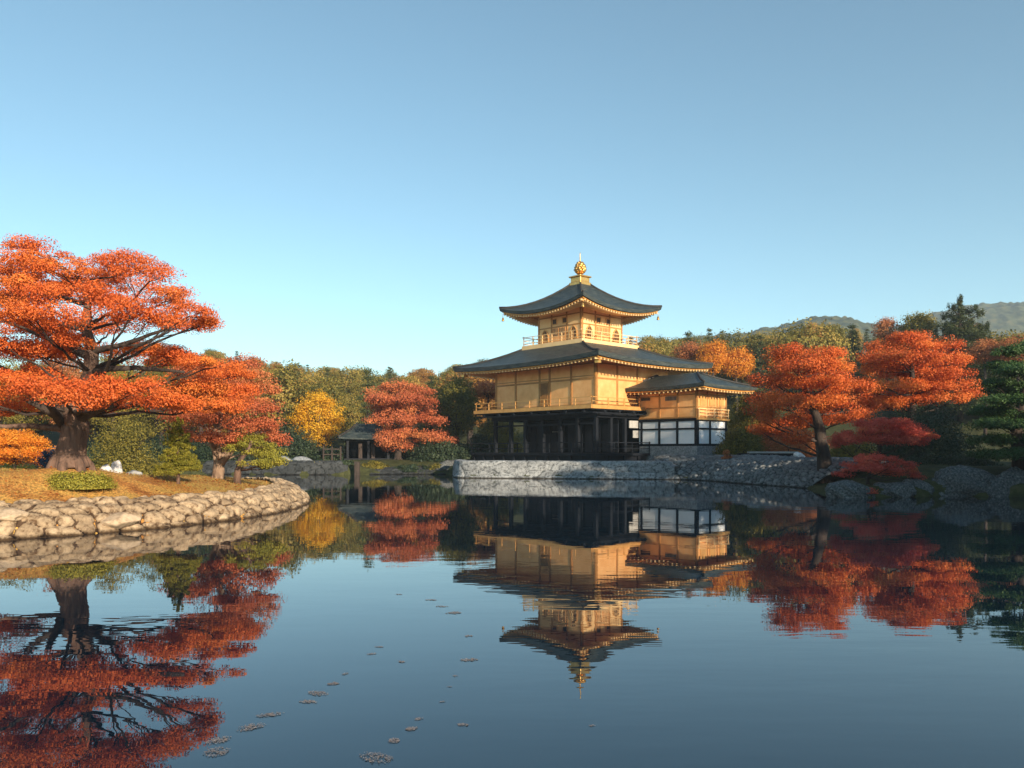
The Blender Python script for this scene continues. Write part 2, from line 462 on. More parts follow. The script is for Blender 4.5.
far_hill("hills", [(840,350),(880,335),(915,318),(950,309),(985,304),(1010,304),(1060,310),(1150,318),(1300,330)], 680, 300, 11, M['farhill'])
far_hill("hills", [(-700,385),(-300,380),(0,376),(200,374),(330,380),(450,380),(520,374),(600,376)], 420, 220, 23, M['farhill'])

# ------------------------------------------------------------------ haze: pale autumn air round the whole place
hz = MB(); hz.box(-1000, -1000, -6.0, 1000, 1000, 122.0)
m_, n_, p_ = new_mat("haze"); n_.nodes.remove(p_)
vol = nd(n_, "ShaderNodeVolumePrincipled"); vol.inputs["Color"].default_value = (0.72, 0.87, 1.0, 1); vol.inputs["Density"].default_value = 0.0005; vol.inputs["Anisotropy"].default_value = 0.1
n_.links.new(vol.outputs[0], n_.nodes["Material Output"].inputs["Volume"])
tag(hz.build("haze", m_), kind="stuff")
# ------------------------------------------------------------------ stone embankments
def resample(P, step):
    P = np.asarray(P, float)
    s = np.concatenate([[0], np.cumsum(np.hypot(*np.diff(P[:, :2], axis=0).T))])
    t = np.arange(0, s[-1], step)
    return np.stack([np.interp(t, s, P[:, k]) for k in range(P.shape[1])], 1), t

def voro(s, t, w, h, seed, jit=0.42, skew=0.0):
    """F1, F2 and cell id of a jittered brick-like cell pattern (cells w x h)"""
    u = s/w + skew*t/h; v = t/h
    ci, cj = np.floor(u).astype(int), np.floor(v).astype(int)
    f1 = np.full(u.shape, 9.); f2 = np.full(u.shape, 9.); cid = np.zeros(u.shape, int)
    for di in (-1,0,1):
        for dj in (-1,0,1):
            a, b = ci+di, cj+dj
            n1 = ((a*73856093) ^ (b*19349663) ^ (seed*83492791)) & 0xfffff
            r1 = ((n1*1103515245+12345) & 0xffffff)/0xffffff
            r2 = ((n1*22695477+17) & 0xffffff)/0xffffff
            pu = a+0.5+(r1-.5)*2*jit + 0.5*(b & 1); pv = b+0.5+(r2-.5)*2*jit
            dd = np.hypot(u-pu, v-pv)
            k = dd < f1
            f2 = np.where(k, f1, np.minimum(f2, dd)); cid = np.where(k, n1, cid); f1 = np.where(k, dd, f1)
    return f1, f2, cid

def embank(name, path, prof, sizes, depth, mat, label, cat, seed, skew=0.0, step=0.05, flat=False, rise=0.0, follow=False, joint=0.14, lowc=0.2):
    """path: (n,2) polyline with the land on its left; prof: (offset inland, z) list; stones modelled by displacement"""
    P, s = resample(path, step)
    T = np.gradient(P, axis=0); T /= np.linalg.norm(T, axis=1)[:, None] + 1e-9
    N = np.stack([-T[:,1], T[:,0]], 1)                     # towards the land
    for _ in range(3): N = (np.roll(N,1,0)+N+np.roll(N,-1,0))/3 if len(N) > 8 else N
    N /= np.linalg.norm(N, axis=1)[:, None]
    prof = np.array(prof, float)
    L = np.concatenate([[0], np.cumsum(np.hypot(*np.diff(prof, axis=0).T))])
    tt = np.arange(0, L[-1]+1e-6, step)
    o = np.interp(tt, L, prof[:,0]); z = np.interp(tt, L, prof[:,1])
    SS, TT = np.meshgrid(s, tt, indexing='ij')
    wob = (fbm(SS*0.8, TT*0.8, seed+3)-.47)*0.5
    f1, f2, cid = voro(SS+wob*sizes[0], TT+wob*sizes[1]*.7, sizes[0], sizes[1], seed, skew=skew)
    cr = ((cid*7919) & 0xffff)/65535.0
    edge = smooth01((f2-f1)/joint)
    hgt = depth*(edge*(0.55+0.6*cr)*np.clip(1.25-f1,0.3,1) - lowc) + (fbm(SS*7, TT*7, seed+9)-.47)*depth*0.55 + (fbm(SS*22, TT*22, seed+19)-.47)*depth*0.25
    ends = smooth01(np.minimum(SS, s[-1]-SS)/0.5)
    hgt = hgt*ends
    # profile normal: outwards/up
    do = np.gradient(o); dz = np.gradient(z); l = np.hypot(do, dz)+1e-9
    no, nz = -dz/l, do/l
    scale = 1 + rise*(fbm(SS*0.25, SS*0+3.3, seed+31)-.47)
    if follow:
        _, par = shore(P[:,0], P[:,1]); scale = scale*np.where(z[None,:] > 0, (par[:,0]/.44)[:,None], 1)
    OO = o[None,:] + hgt*no[None,:]; ZZ = z[None,:]*scale + hgt*nz[None,:] - (1-ends)*0.25
    V = np.stack([P[:,0,None]+N[:,0,None]*OO, P[:,1,None]+N[:,1,None]*OO, ZZ], -1).reshape(-1,3)
    a, b = len(s), len(tt)
    idx = np.arange(a*b).reshape(a,b)
    F = np.stack([idx[:-1,:-1], idx[1:,:-1], idx[1:,1:], idx[:-1,1:]], -1).reshape(-1,4)
    # tint: stone's own tone, mortar/soil between stones (a real material difference)
    tint = smooth01(edge*1.5)*(0.35+0.65*cr)
    me = mesh_np(name, V, F, True)
    at_ = me.attributes.new('tint', 'FLOAT', 'POINT'); at_.data.foreach_set('value', tint.reshape(-1).astype(np.float32))
    o_ = link_mesh(name, me, mat)
    tag(o_, label, cat)
    return o_

def mat_stones(name, soil, lo, hi, spots, rough=0.9):
    m, n, p = new_mat(name)
    a = nd(n, "ShaderNodeAttribute", attribute_name="tint")
    r = ramp(n, [(0.0, soil), (0.2, soil), (0.3, lo), (1.0, hi)])
    n.links.new(a.outputs["Fac"], r.inputs[0])
    geo = nd(n, "ShaderNodeNewGeometry")
    t = nd(n, "ShaderNodeTexNoise", Scale=7.0, Detail=10.0, Roughness=0.72); n.links.new(geo.outputs["Position"], t.inputs["Vector"])
    q = ramp(n, [(0.36, spots), (0.5, (0.85,)*3), (0.7, (1.25,)*3)]); n.links.new(t.outputs[0], q.inputs[0])
    mx = nd(n, "ShaderNodeMixRGB", blend_type='MULTIPLY'); mx.inputs[0].default_value = 1
    n.links.new(r.outputs[0], mx.inputs[1]); n.links.new(q.outputs[0], mx.inputs[2])
    sep = nd(n, "ShaderNodeSeparateXYZ"); n.links.new(geo.outputs["Position"], sep.inputs[0])
    zz = nd(n, "ShaderNodeMath", operation='MULTIPLY_ADD'); zz.inputs[1].default_value = 0.12; n.links.new(t.outputs[0], zz.inputs[0]); n.links.new(sep.outputs[2], zz.inputs[2])
    wl = ramp(n, [(0.08, (0.16,0.13,0.10)), (0.15, (1,1,1))]); n.links.new(zz.outputs[0], wl.inputs[0])     # wet, algae-stained waterline
    m3 = nd(n, "ShaderNodeMixRGB", blend_type='MULTIPLY'); m3.inputs[0].default_value = 1
    n.links.new(mx.outputs[0], m3.inputs[1]); n.links.new(wl.outputs[0], m3.inputs[2])
    n.links.new(m3.outputs[0], p.inputs["Base Color"])
    p.inputs["Roughness"].default_value = rough; p.inputs["Specular IOR Level"].default_value = 0.25
    t2 = nd(n, "ShaderNodeTexNoise", Scale=19.0, Detail=9.0, Roughness=0.75); n.links.new(geo.outputs["Position"], t2.inputs["Vector"])
    b = nd(n, "ShaderNodeBump", Strength=1.0, Distance=0.045); n.links.new(t2.outputs[0], b.inputs["Height"]); n.links.new(b.outputs[0], p.inputs["Normal"])
    return m
M['islandstone'] = mat_stones("sandy_bank_stone", (0.10,0.06,0.035), (0.33,0.235,0.145), (0.58,0.43,0.275), (0.26,0.19,0.14))
M['platstone'] = mat_stones("grey_block_stone", (0.12,0.13,0.135), (0.25,0.262,0.268), (0.38,0.395,0.40), (0.22,0.23,0.24))
M['rubble'] = mat_stones("grey_rubble_stone", (0.05,0.053,0.05), (0.12,0.13,0.133), (0.26,0.275,0.28), (0.40,0.42,0.42))
M['shadestone'] = mat_stones("shade_toned_wall_stone", (0.012,0.014,0.014), (0.03,0.034,0.036), (0.07,0.076,0.08), (0.45,0.45,0.45))  # the far bank's shade is put into this stone colour

def pp_between(a, b):
    """part of the smoothed shore between the points nearest to a and b, in ring order"""
    D = lambda q: int(np.argmin(np.hypot(PP[:,0]-q[0], PP[:,1]-q[1])))
    i, j = D(a), D(b)
    k = np.arange(i, j+1) if j >= i else np.concatenate([np.arange(i, len(PP)), np.arange(0, j+1)])
    return PP[k][:, :2]
# the pond ring runs anticlockwise, so the land lies on the right: reverse the paths
def rev(a): return a[::-1]
island = rev(pp_between((-12,37.5), (-16,10)))
embank("stone_embankment", island, [(-.18,-.35),(-.07,.0),(.08,.22),(.32,.43),(.62,.54),(1.0,.55)], (0.46,0.27), 0.11, M['islandstone'],
       "pale sunlit embankment of fitted boulders rounding the tip of the left peninsula", "stone embankment", 5, skew=0.35, step=0.04, follow=True, joint=.24, lowc=.3)
plat = rev(pp_between((8.9,43.2), (-3.7,51.5)))
embank("stone_embankment", plat, [(-.14,-.3),(-.10,.12),(-.02,.14),(.02,.93),(.10,.98),(.7,.98)], (1.1,0.36), 0.035, M['platstone'],
       "low grey stone block retaining wall under the golden pavilion", "stone embankment", 9, step=0.05, joint=.13)
rub = rev(pp_between((12.3,33.0), (7.6,43.5)))
embank("stone_embankment", rub, [(-.3,-.3),(0,.03),(.35,.42),(.9,.80),(1.7,1.05),(2.7,1.20),(3.6,1.22)], (0.30,0.26), 0.11, M['rubble'],
       "grey rubble slope between the golden pavilion and the large orange maple", "stone embankment", 14, step=0.05, rise=0.22, joint=.3)
farb = rev(pp_between((-10.6,51.6), (-21,53)))
embank("stone_embankment", farb, [(-.1,-.3),(0,0),(.08,.75),(.25,.86),(.8,.88)], (0.6,0.32), 0.06, M['shadestone'],
       "shade-coloured stone retaining wall on the far shore below the yellow tree", "stone embankment", 21, step=0.07)
farc = rev(pp_between((-3.9,52.2), (-9.6,52.0)))
embank("stone_embankment", farc, [(-.3,-.3),(0,.02),(.35,.26),(.9,.44),(1.3,.46)], (0.45,0.4), 0.10, M['shadestone'],
       "shaded rocky slope on the far shore below the red maple left of the pavilion", "stone embankment", 27, step=0.07, rise=0.3)

# ------------------------------------------------------------------ boulders
def boulder(name, loc, size, seed, mat, label, cat="boulder", rz=0.0, group=None, sub=6, rough=0.22, cut=0.0):
    me = bpy.data.meshes.new(name)
    import bmesh
    bm = bmesh.new()
    bmesh.ops.create_icosphere(bm, subdivisions=sub, radius=1.0)
    r = np.random.default_rng(seed)
    V = np.array([v.co[:] for v in bm.verts])
    for _ in range(14):                                   # chipped facets
        nrm = r.normal(size=3); nrm /= np.linalg.norm(nrm); dcut = r.uniform(0.62, 0.9)
        k = V @ nrm
        V = V - np.maximum(k-dcut, 0)[:, None]*nrm[None]*0.85
    a = fbm(V[:,0]*1.8+V[:,2]*1.3+9, V[:,1]*1.8-V[:,2]*1.1+5, seed)-.47
    b = fbm(V[:,0]*6+V[:,2]*5, V[:,1]*6-V[:,2]*5, seed+7)-.47
    c_ = fbm(V[:,0]*16+V[:,2]*13, V[:,1]*16-V[:,2]*14, seed+17)-.47
    V = V*(1+rough*2*a+rough*0.7*b+rough*.35*c_)[:,None]
    V = V*np.array(size)[None]
    for v, c in zip(bm.verts, V): v.co = c
    bm.to_mesh(me); bm.free()
    for p in me.polygons: p.use_smooth = True
    o = link_mesh(name, me, mat)
    o.location = loc; o.rotation_euler = (0,0,rz)
    tag(o, label, cat, group)
    return o
def pxb(px, py, Y): 
    q = at(px, py, Y); return (q[0], q[1], q[2])
boulder("boulder", (at(853,0,27.0)[0], 27.2, .12), (.80,.7,.52), 3, M['boulder'], "grey lichened boulder at the water's edge left of the small crimson maple trunk")
boulder("boulder", (at(893,0,27.4)[0], 27.5, .05), (.72,.6,.55), 8, M['boulder'], "dark low boulder beneath the small crimson maple at the waterline")
boulder("boulder", (at(920,0,27.8)[0], 28.0, .10), (.62,.5,.60), 18, M['boulder'], "small dark boulder wedged against the left end of the biggest boulder")
boulder("boulder", (at(966,0,28.3)[0], 28.5, .10), (1.75,1.0,1.05), 31, M['boulder'], "biggest dark boulder mound on the right bank below the pine", sub=6)
boulder("boulder", (at(1016,0,27.7)[0], 27.9, .05), (1.25,.8,1.0), 44, M['boulder'], "dark boulder on the right bank cut by the edge of the frame")
boulder("boulder", (at(1075,0,27.0)[0], 27.3, .05), (1.5,.9,.8), 52, M['boulder'], "low dark boulder on the right bank just outside the frame")
boulder("garden_rock", (at(106,0,20.2)[0], 20.2, at(103,472,20.6)[2]-.02), (.21,.18,.22), 61, M['whitestone'], "lower white angular rock beside the green bush by the old maple", "rock", sub=3, rough=.3)
boulder("garden_rock", (at(117,0,20.9)[0], 20.9, at(117,470,20.9)[2]), (.17,.15,.25), 67, M['whitestone'], "taller white angular rock, right one of the pair behind the bush", "rock", sub=3, rough=.3)
boulder("garden_rock", (at(134,0,21.2)[0], 21.2, at(134,472.5,21.2)[2]-.03), (.22,.15,.10), 71, M['greystone'], "small flat grey rock right of the two white rocks", "rock", sub=3, rough=.3)
boulder("garden_rock", (at(10,0,14.6)[0], 14.55, .42), (.34,.3,.14), 75, M['sandstone'], "flat pale capstone on the embankment at the left frame edge", "rock", sub=4)
boulder("garden_rock", (at(118,0,15.6)[0], 15.72, .22), (.38,.28,.17), 79, M['sandstone'], "long smooth cream slab set in the embankment front below the bush", "rock", sub=4, rough=.08, rz=.55)
for (px, py, Y, s, sd, lab) in ((799,456,41,.34,83,"white rounded rock on the crest of the rubble slope left of the maple trunk"),
                               (300,466,54,1.0,85,"pale grey boulder on the far shore left of the thatched boathouse"),
                               (284,463,54.5,.8,86,"pale broken boulder at the left end of the far retaining wall"),
                               (447,468,53,.9,87,"dark rock lying against the left corner of the pavilion's stone wall"),
                               (452,464,53.6,.5,89,"small dark upright rock behind the left corner of the pavilion wall"),
                               (753,459,43,.42,91,"black round rock on the crest of the slope right of the annex")):
    q = at(px, py, Y)
    boulder("boulder", (q[0], q[1], q[2]), (s, s*.8, s*.6), sd, M['whitestone'] if sd == 83 else M['darkin'] if sd == 91 else M['boulder'] if sd in (87,89) else M['greystone'], lab, sub=4)
# ------------------------------------------------------------------ golden pavilion
# local axes: -x runs along the left (front) face away from the near corner, +y along the right face
PAV = empty("golden_pavilion", (4.93, 47.0, 0.0), R(-48))
tag(PAV, "three-storey golden pavilion with curved dark roofs over a black ground floor and white-walled annex", "pavilion")
EX = 9.0; EY = 6.9
Z0, Z2, ZE2, Z3, ZE3 = 0.96, 4.05, 6.85, 8.2, 10.42

def hip_roof(name, parent, ox0, ox1, oy0, oy1, ix0, ix1, iy0, iy1, ze, zi, lift, mat, edge_h=0.17, sag=0.42, n=28, m=12, uplift_pow=2.6, ridge_mat=None):
    """curved hip roof shell from the eave rectangle to the inner rectangle; corners swept up"""
    ring = []
    for side in range(4):
        for k in range(n):
            s = k/n
            # denser towards the corners
            s = 0.5-0.5*math.cos(math.pi*s)
            ring.append((side, s))
    def pt(side, s, t):
        cs = [(ox0,oy0,ix0,iy0),(ox1,oy0,ix1,iy0),(ox1,oy1,ix1,iy1),(ox0,oy1,ix0,iy1)]
        a, b = cs[side], cs[(side+1)%4]
        o = (a[0]+(b[0]-a[0])*s, a[1]+(b[1]-a[1])*s); i = (a[2]+(b[2]-a[2])*s, a[3]+(b[3]-a[3])*s)
        c = abs(2*s-1)**uplift_pow
        z = ze + (zi-ze)*((1-sag)*t + sag*t*t) + lift*c*(1-t)**2.2
        return (o[0]+(i[0]-o[0])*t, o[1]+(i[1]-o[1])*t, z)
    V, Fq = [], []
    rows = [("top", j/m) for j in range(m+1)]
    K = len(ring)
    # underside row, fascia row, then the top rows
    for (side, s) in ring:
        p = pt(side, s, 0.06); V.append((p[0], p[1], p[2]-edge_h-0.02))
    for (side, s) in ring:
        p = pt(side, s, 0.012); V.append((p[0], p[1], p[2]-edge_h))
    for _, t in rows:
        for (side, s) in ring: V.append(pt(side, s, t))
    for j in range(len(rows)+1):
        for k in range(K):
            k2 = (k+1) % K
            Fq.append((j*K+k, j*K+k2, (j+1)*K+k2, (j+1)*K+k))
    me = bpy.data.meshes.new(name)
    me.from_pydata(V, [], Fq + [tuple((len(rows)+1)*K + k for k in range(K))])
    for p in me.polygons: p.use_smooth = len(p.vertices) == 4
    me.update()
    me.set_sharp_from_angle(angle=R(40))
    roof = link_mesh(name, me, mat, parent)
    # hip ridges as a raised roll along the four corners
    for c in range(4):
        rb = MB()
        pts = [Vector(pt(c, 0.0, t)) + Vector((0,0,.03)) for t in np.linspace(0.0, 1, 9)]
        rb.tube(pts, [0.07]*9, 6)
        rb.build("hip_ridge", M['roofedge'], roof, True)
    # gilded soffit: boards + a row of rafter ends that follow the swept eave
    sb = MB()
    wx0, wx1, wy0, wy1 = ix0, ix1, iy0, iy1
    return roof, pt

def soffit(parent, pt, walls, edge_h, mat, spacing=0.27, name="soffit", inset=0.1, drop=0.55, lens=None, raft=(.085,.10)):
    """boards under the eave from the roof edge to the wall and rafter ends"""
    wx0, wx1, wy0, wy1 = walls
    sb = MB()
    cor = [(wx0,wy0),(wx1,wy0),(wx1,wy1),(wx0,wy1)]
    rb = MB()
    for side in range(4):
        a, b = cor[side], cor[(side+1)%4]
        n = 24
        ss = [0.5-0.5*math.cos(math.pi*k/n) for k in range(n+1)]
        vs = []
        for s in ss:
            p = pt(side, s, 0.05)
            w = (a[0]+(b[0]-a[0])*s, a[1]+(b[1]-a[1])*s)
            zo = p[2]-edge_h-0.05
            base = pt(side, 0.5, 0.05)[2]-edge_h
            vs.append((p[0], p[1], zo)); vs.append((p[0], p[1], zo-0.05)); vs.append((w[0], w[1], base+drop*.6+ (zo-base)*0.25))
        fs = []
        for k in range(n):
            fs += [(3*k, 3*k+1, 3*k+4, 3*k+3), (3*k+1, 3*k+2, 3*k+5, 3*k+4)]
        sb.add(vs, fs)
        p0, p1 = Vector(pt(side,0,0)), Vector(pt(side,1,0))
        L = (p1-p0).length
        cnt = int(L/spacing)
        for k in range(1, cnt):
            s = k/cnt
            p = Vector(pt(side, s, 0.03)); base = pt(side, 0.5, 0.05)[2]-edge_h
            # rafters run square to the eave
            wv = Vector(((a[0]+(b[0]-a[0])*s), (a[1]+(b[1]-a[1])*s), 0))
            mid = (Vector((p.x,p.y,0)))
            e = Vector(pt(side, .5, 0)); inward = (Vector(((cor[side][0]+cor[(side+1)%4][0])/2,(cor[side][1]+cor[(side+1)%4][1])/2,0))-Vector((e.x,e.y,0)))
            dist = inward.length; inward.normalize()
            zo = p.z-edge_h-0.15
            q0 = Vector((p.x, p.y, zo)) + inward*0.04
            ln = min(dist*0.75, 1.1)
            q1 = Vector((p.x, p.y, zo + drop*.35)) + inward*ln
            rb.bar(q0, q1, raft[0], raft[1])
    o = sb.build(name, mat, parent)
    rb.build("rafters", M['goldpale'], o)
    return o

def rail(parent, pts, z, h, mat, spacing=1.0, r=.024, rails=(1.0,.62,.25), closed=False, name="railing", post=.05, over=0.12):
    b = MB()
    segs = list(zip(pts[:-1], pts[1:]))
    if closed: segs.append((pts[-1], pts[0]))
    for (a, c) in segs:
        a, c = Vector((*a,0)), Vector((*c,0)); L = (c-a).length; n = max(1, round(L/spacing)); t = (c-a)/L
        for k in range(n+1):
            p = a + (c-a)*k/n
            b.box(p.x-post/2, p.y-post/2, z, p.x+post/2, p.y+post/2, z+h*(1.0 if 0<k<n else 1.12))
        for i, f in enumerate(rails):
            e = over if i == 0 else 0
            b.bar(a-t*e+Vector((0,0,z+h*f)), c+t*e+Vector((0,0,z+h*f)), r*1.8, r*(1.8 if i == 0 else 1.4))
    return b.build(name, mat, parent)

# ---- ground floor: black timber frame
deck = MB()
deck.box(-EX-1.2, -1.2, Z0+.30, 1.0, EY+1, Z0+.46)
for k in range(12):
    x = -EX-1.0 + k*(EX+1.9)/11
    deck.box(x-.09, -1.12, Z0-.15, x+.09, -.94, Z0+.30)
for y in (0.2, 1.5, 2.8): deck.box(.72, y, Z0-.15, .9, y+.18, Z0+.30)
deck.box(-EX-1.1,-1.0,Z0-.1,0.85,-.9,Z0+.3); deck.box(.70,-.9,Z0-.1,.78,3.7,Z0+.3)
deck.build("veranda_deck", M['blackwood'], PAV, bevel=.01)
rail(PAV, [(-EX-1.15,3.0),(-EX-1.15,-1.15),(.95,-1.15),(.95,3.8)], Z0+.46, .62, M['blackwood'], 1.9, .03, (1.0,.45), name="veranda_railing")
px = [-EX, -EX+1.55, -6.05, -4.45, -2.9, -1.45, 0.0]
for i, x in enumerate(px):
    p = MB(); p.box(x-.11,-.11,Z0+.46,x+.11,.11,3.52); p.build("pillar", M['blackwood'], PAV, bevel=.012)
for x in (-EX, -6.05):
    p = MB(); p.box(x-.1, 2.9, Z0+.46, x+.1, 3.1, 3.52); p.build("pillar", M['blackwood'], PAV)
p = MB(); p.box(-EX-.1, EY-.1, Z0+.46, -EX+.1, EY+.1, 3.52); p.build("pillar", M['blackwood'], PAV)
for y in (1.3, 2.6):
    p = MB(); p.box(-.1,y-.1,Z0+.46,.1,y+.1,3.52); p.build("pillar", M['blackwood'], PAV, bevel=.012)
bm_ = MB()
for y in (0.0,):
    bm_.box(-EX-.25,-.14,3.52,.2,.14,3.80); bm_.box(-EX-.2,-.10,3.12,.1,.06,3.22)
bm_.box(-.14,.14,3.52,.14,EY,3.80); bm_.box(-EX-.14,.14,3.52,-EX+.14,EY,3.80)
for x in px: bm_.box(x-.09, -1.1, 3.805, x+.09, -.15, 3.93)
for y in (0.0,1.3,2.6,3.7): bm_.box(.15, y-.09, 3.805, .75, y+.09, 3.93)
bm_.box(-EX-.88,-1.0,3.72,.7,-.88,3.803); bm_.box(.56,-.8,3.72,.68,3.8,3.803)
bm_.build("lintel_beams", M['blackwood'], PAV, bevel=.01)
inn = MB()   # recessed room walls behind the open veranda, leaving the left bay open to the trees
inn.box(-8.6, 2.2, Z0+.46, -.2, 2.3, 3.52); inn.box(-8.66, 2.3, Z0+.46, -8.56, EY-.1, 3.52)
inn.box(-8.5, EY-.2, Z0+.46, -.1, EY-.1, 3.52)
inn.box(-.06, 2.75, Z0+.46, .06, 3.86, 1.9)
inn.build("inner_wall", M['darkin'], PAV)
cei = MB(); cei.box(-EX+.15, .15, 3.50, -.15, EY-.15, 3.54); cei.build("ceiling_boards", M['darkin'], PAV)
dd = MB()
for k, x in enumerate((-7.9,-6.6,-5.25,-3.7,-2.2,-.75)):
    dd.box(x-.62, 2.12, Z0+.5, x-.03, 2.19, 3.2); dd.box(x+.03, 2.12, Z0+.5, x+.62, 2.19, 3.2)
    for j in range(5): dd.box(x-.6, 2.09, Z0+.9+j*.42, x+.6, 2.118, Z0+.94+j*.42)
dd.build("sliding_doors", M['blackwood'], PAV)
wp = MB()
for (a, b, c, e) in ((2.95,3.78,2.95,3.40),(3.3,3.8,2.35,2.80)): wp.box(.03,a,c,.09,b,e)
wp.build("plaster_panel", M['concrete'], PAV)  # darker grey stands in for shade on the white plaster
w0 = MB()
for k in range(3): w0.box(-5.7, 2.05, 2.75, -4.75, 2.085, 2.83)
w0.build("name_board", M['woodgrey'], PAV)

# ---- second storey
fl = MB(); fl.box(-EX-.90,-1.05,3.93,.62,EY+1.0,4.07); fl.build("balcony_floor", M['blackwood'], PAV, bevel=.01)
fe = MB(); fe.box(-EX-.97,-1.12,4.0,.66,-1.053,4.22); fe.box(.625,-1.05,4.0,.69,3.75,4.22); fe.box(-EX-.97,-1.05,4.0,-EX-.905,EY+1,4.22)
fe.build("balcony_edge", M['goldtrim'], PAV)
wl = MB(); wl.box(-EX, 0, 4.07, 0, EY, ZE2+.45); wall2 = wl.build("middle_wall", M['gold'], PAV)
fr = MB()
for x in (-EX+.07, -7.0, -4.75, -3.85, -2.0, -.07):
    fr.box(x-.07,-.035,4.07,x+.07,-.002,ZE2+.3)
for z in (4.30, 5.85, 6.75):
    fr.box(-EX,-.028,z-.05,0,-.004,z+.05)
fr.box(-EX,-.05,6.0,0,-.029,6.04)
for y in (.07, 1.9, 3.8): fr.box(.002,y-.07,4.07,.035,y+.07,ZE2+.3)
for z in (4.30, 5.85, 6.75): fr.box(.004,0,z-.05,.028,EY,z+.05)
fr.build("wall_frame", M['goldframe'], wall2)
lw = MB()
lw.box(-4.62,-.045,4.42,-3.98,-.02,5.78)
latt = lw.build("lattice_window", M['window'], wall2)
l2 = MB()
for k in range(7): l2.box(-4.6+k*.1-.015,-.07,4.42,-4.6+k*.1+.025,-.046,5.78)
l2.box(-4.7,-.08,5.78,-3.9,-.02,5.84); l2.box(-4.7,-.08,4.34,-3.9,-.02,4.42)
l2.build("lattice", M['goldframe'], latt)
rail(PAV, [(-EX-.85,EY+.9),(-EX-.85,-1.0),(.58,-1.0),(.58,3.3)], 4.07, .60, M['goldtrim'], 1.35, .021, (1.0,.60,.2), name="balcony_railing")
for (x, y, sx_, sy_) in ((0,0,1,-1),(-EX,0,-1,-1)):
    cb = MB()   # diagonal corner bracket under the eave
    cb.bar((x,y,6.72),(x+sx_*1.5,y+sy_*1.5,6.86),.16,.18)
    cb.box(x+sx_*1.5-.13,y+sy_*1.5-.13,6.5,x+sx_*1.5+.13,y+sy_*1.5+.13,6.78)
    cb.build("corner_bracket", M['goldmetal'], PAV)
mr, ptm = hip_roof("middle_roof", PAV, -EX-2.05, 2.05, -2.05, EY+2.05, -4.5-2.45, -4.5+2.45, 3.45-2.45, 3.45+2.45, ZE2+.06, 8.34, .22, M['roof'], .26, .34)
soffit(mr, ptm, (-EX, 0, 0, EY), .26, M['soffitglow'], .30)

# ---- top storey
cx, cy = -4.5, 3.45
H3 = 1.95
b3 = MB(); b3.box(cx-2.72,cy-2.72,8.16,cx+2.72,cy+2.72,8.44); b3.build("upper_balcony_floor", M['goldpale'], PAV, bevel=.015)
rail(PAV, [(cx-2.62,cy-2.62),(cx+2.62,cy-2.62),(cx+2.62,cy+2.62),(cx-2.62,cy+2.62)], 8.44, .56, M['goldpale'], .88, .02, (1.0,.62,.25), True, name="upper_balcony_railing", post=.045)
w3 = MB(); w3.box(cx-H3,cy-H3,8.44,cx+H3,cy+H3,ZE3+.35); wall3 = w3.build("upper_wall", M['goldpale'], PAV)
f3 = MB()
def face(face_id, a0, a1, z0, z1, d0, d1, mb):
    """box on a wall of the top storey: face 0 = left/front (-y), 1 = right (+x), 2 back, 3 far left"""
    if face_id == 0: mb.box(cx+a0, cy-H3-d1, z0, cx+a1, cy-H3-d0, z1)
    if face_id == 1: mb.box(cx+H3+d0, cy+a0, z0, cx+H3+d1, cy+a1, z1)
    if face_id == 2: mb.box(cx+a0, cy+H3+d0, z0, cx+a1, cy+H3+d1, z1)
    if face_id == 3: mb.box(cx-H3-d1, cy+a0, z0, cx-H3-d0, cy+a1, z1)
for f in range(4):
    for a in (-H3+.07, -.68, .68, H3-.07): face(f, a-.06, a+.06, 8.44, ZE3+.3, .003, .03, f3)
    for z in (8.55, 9.52, 10.2): face(f, -H3, H3, z-.04, z+.04, .004, .024, f3)
f3.build("wall_frame", M['goldframe'], wall3)
def katomado(f, a):
    """bell-shaped window: dark opening, frame around it"""
    mb = MB(); pr = [(-.30,8.66),(-.29,9.0),(-.24,9.2),(-.13,9.33),(0,9.44),(.13,9.33),(.24,9.2),(.29,9.0),(.30,8.66)]
    def P(u, z, d):
        return {0:(cx+a+u, cy-H3-d, z), 1:(cx+H3+d, cy+a+u, z), 2:(cx+a+u, cy+H3+d, z), 3:(cx-H3-d, cy+a+u, z)}[f]
    mb.add([P(u,z,.034) for u,z in pr]+[P(u,z,-.02) for u,z in pr], [tuple(range(9)), tuple(range(17,8,-1))]+[(i,(i+1)%9,9+(i+1)%9,9+i) for i in range(9)])
    w = mb.build("bell_window", M['window'], wall3)
    fm = MB()
    for (u,z),(u2,z2) in zip(pr[:-1], pr[1:]): fm.bar(P(u,z,.045), P(u2,z2,.045), .05, .05)
    fm.bar(P(-.36,8.66,.045), P(.36,8.66,.045), .06,.06)
    for u in (-.15,0,.15): fm.bar(P(u,8.68,.042), P(u,9.3 if u else 9.4,.042), .02,.02)
    fm.build("window_frame", M['goldtrim'], w)
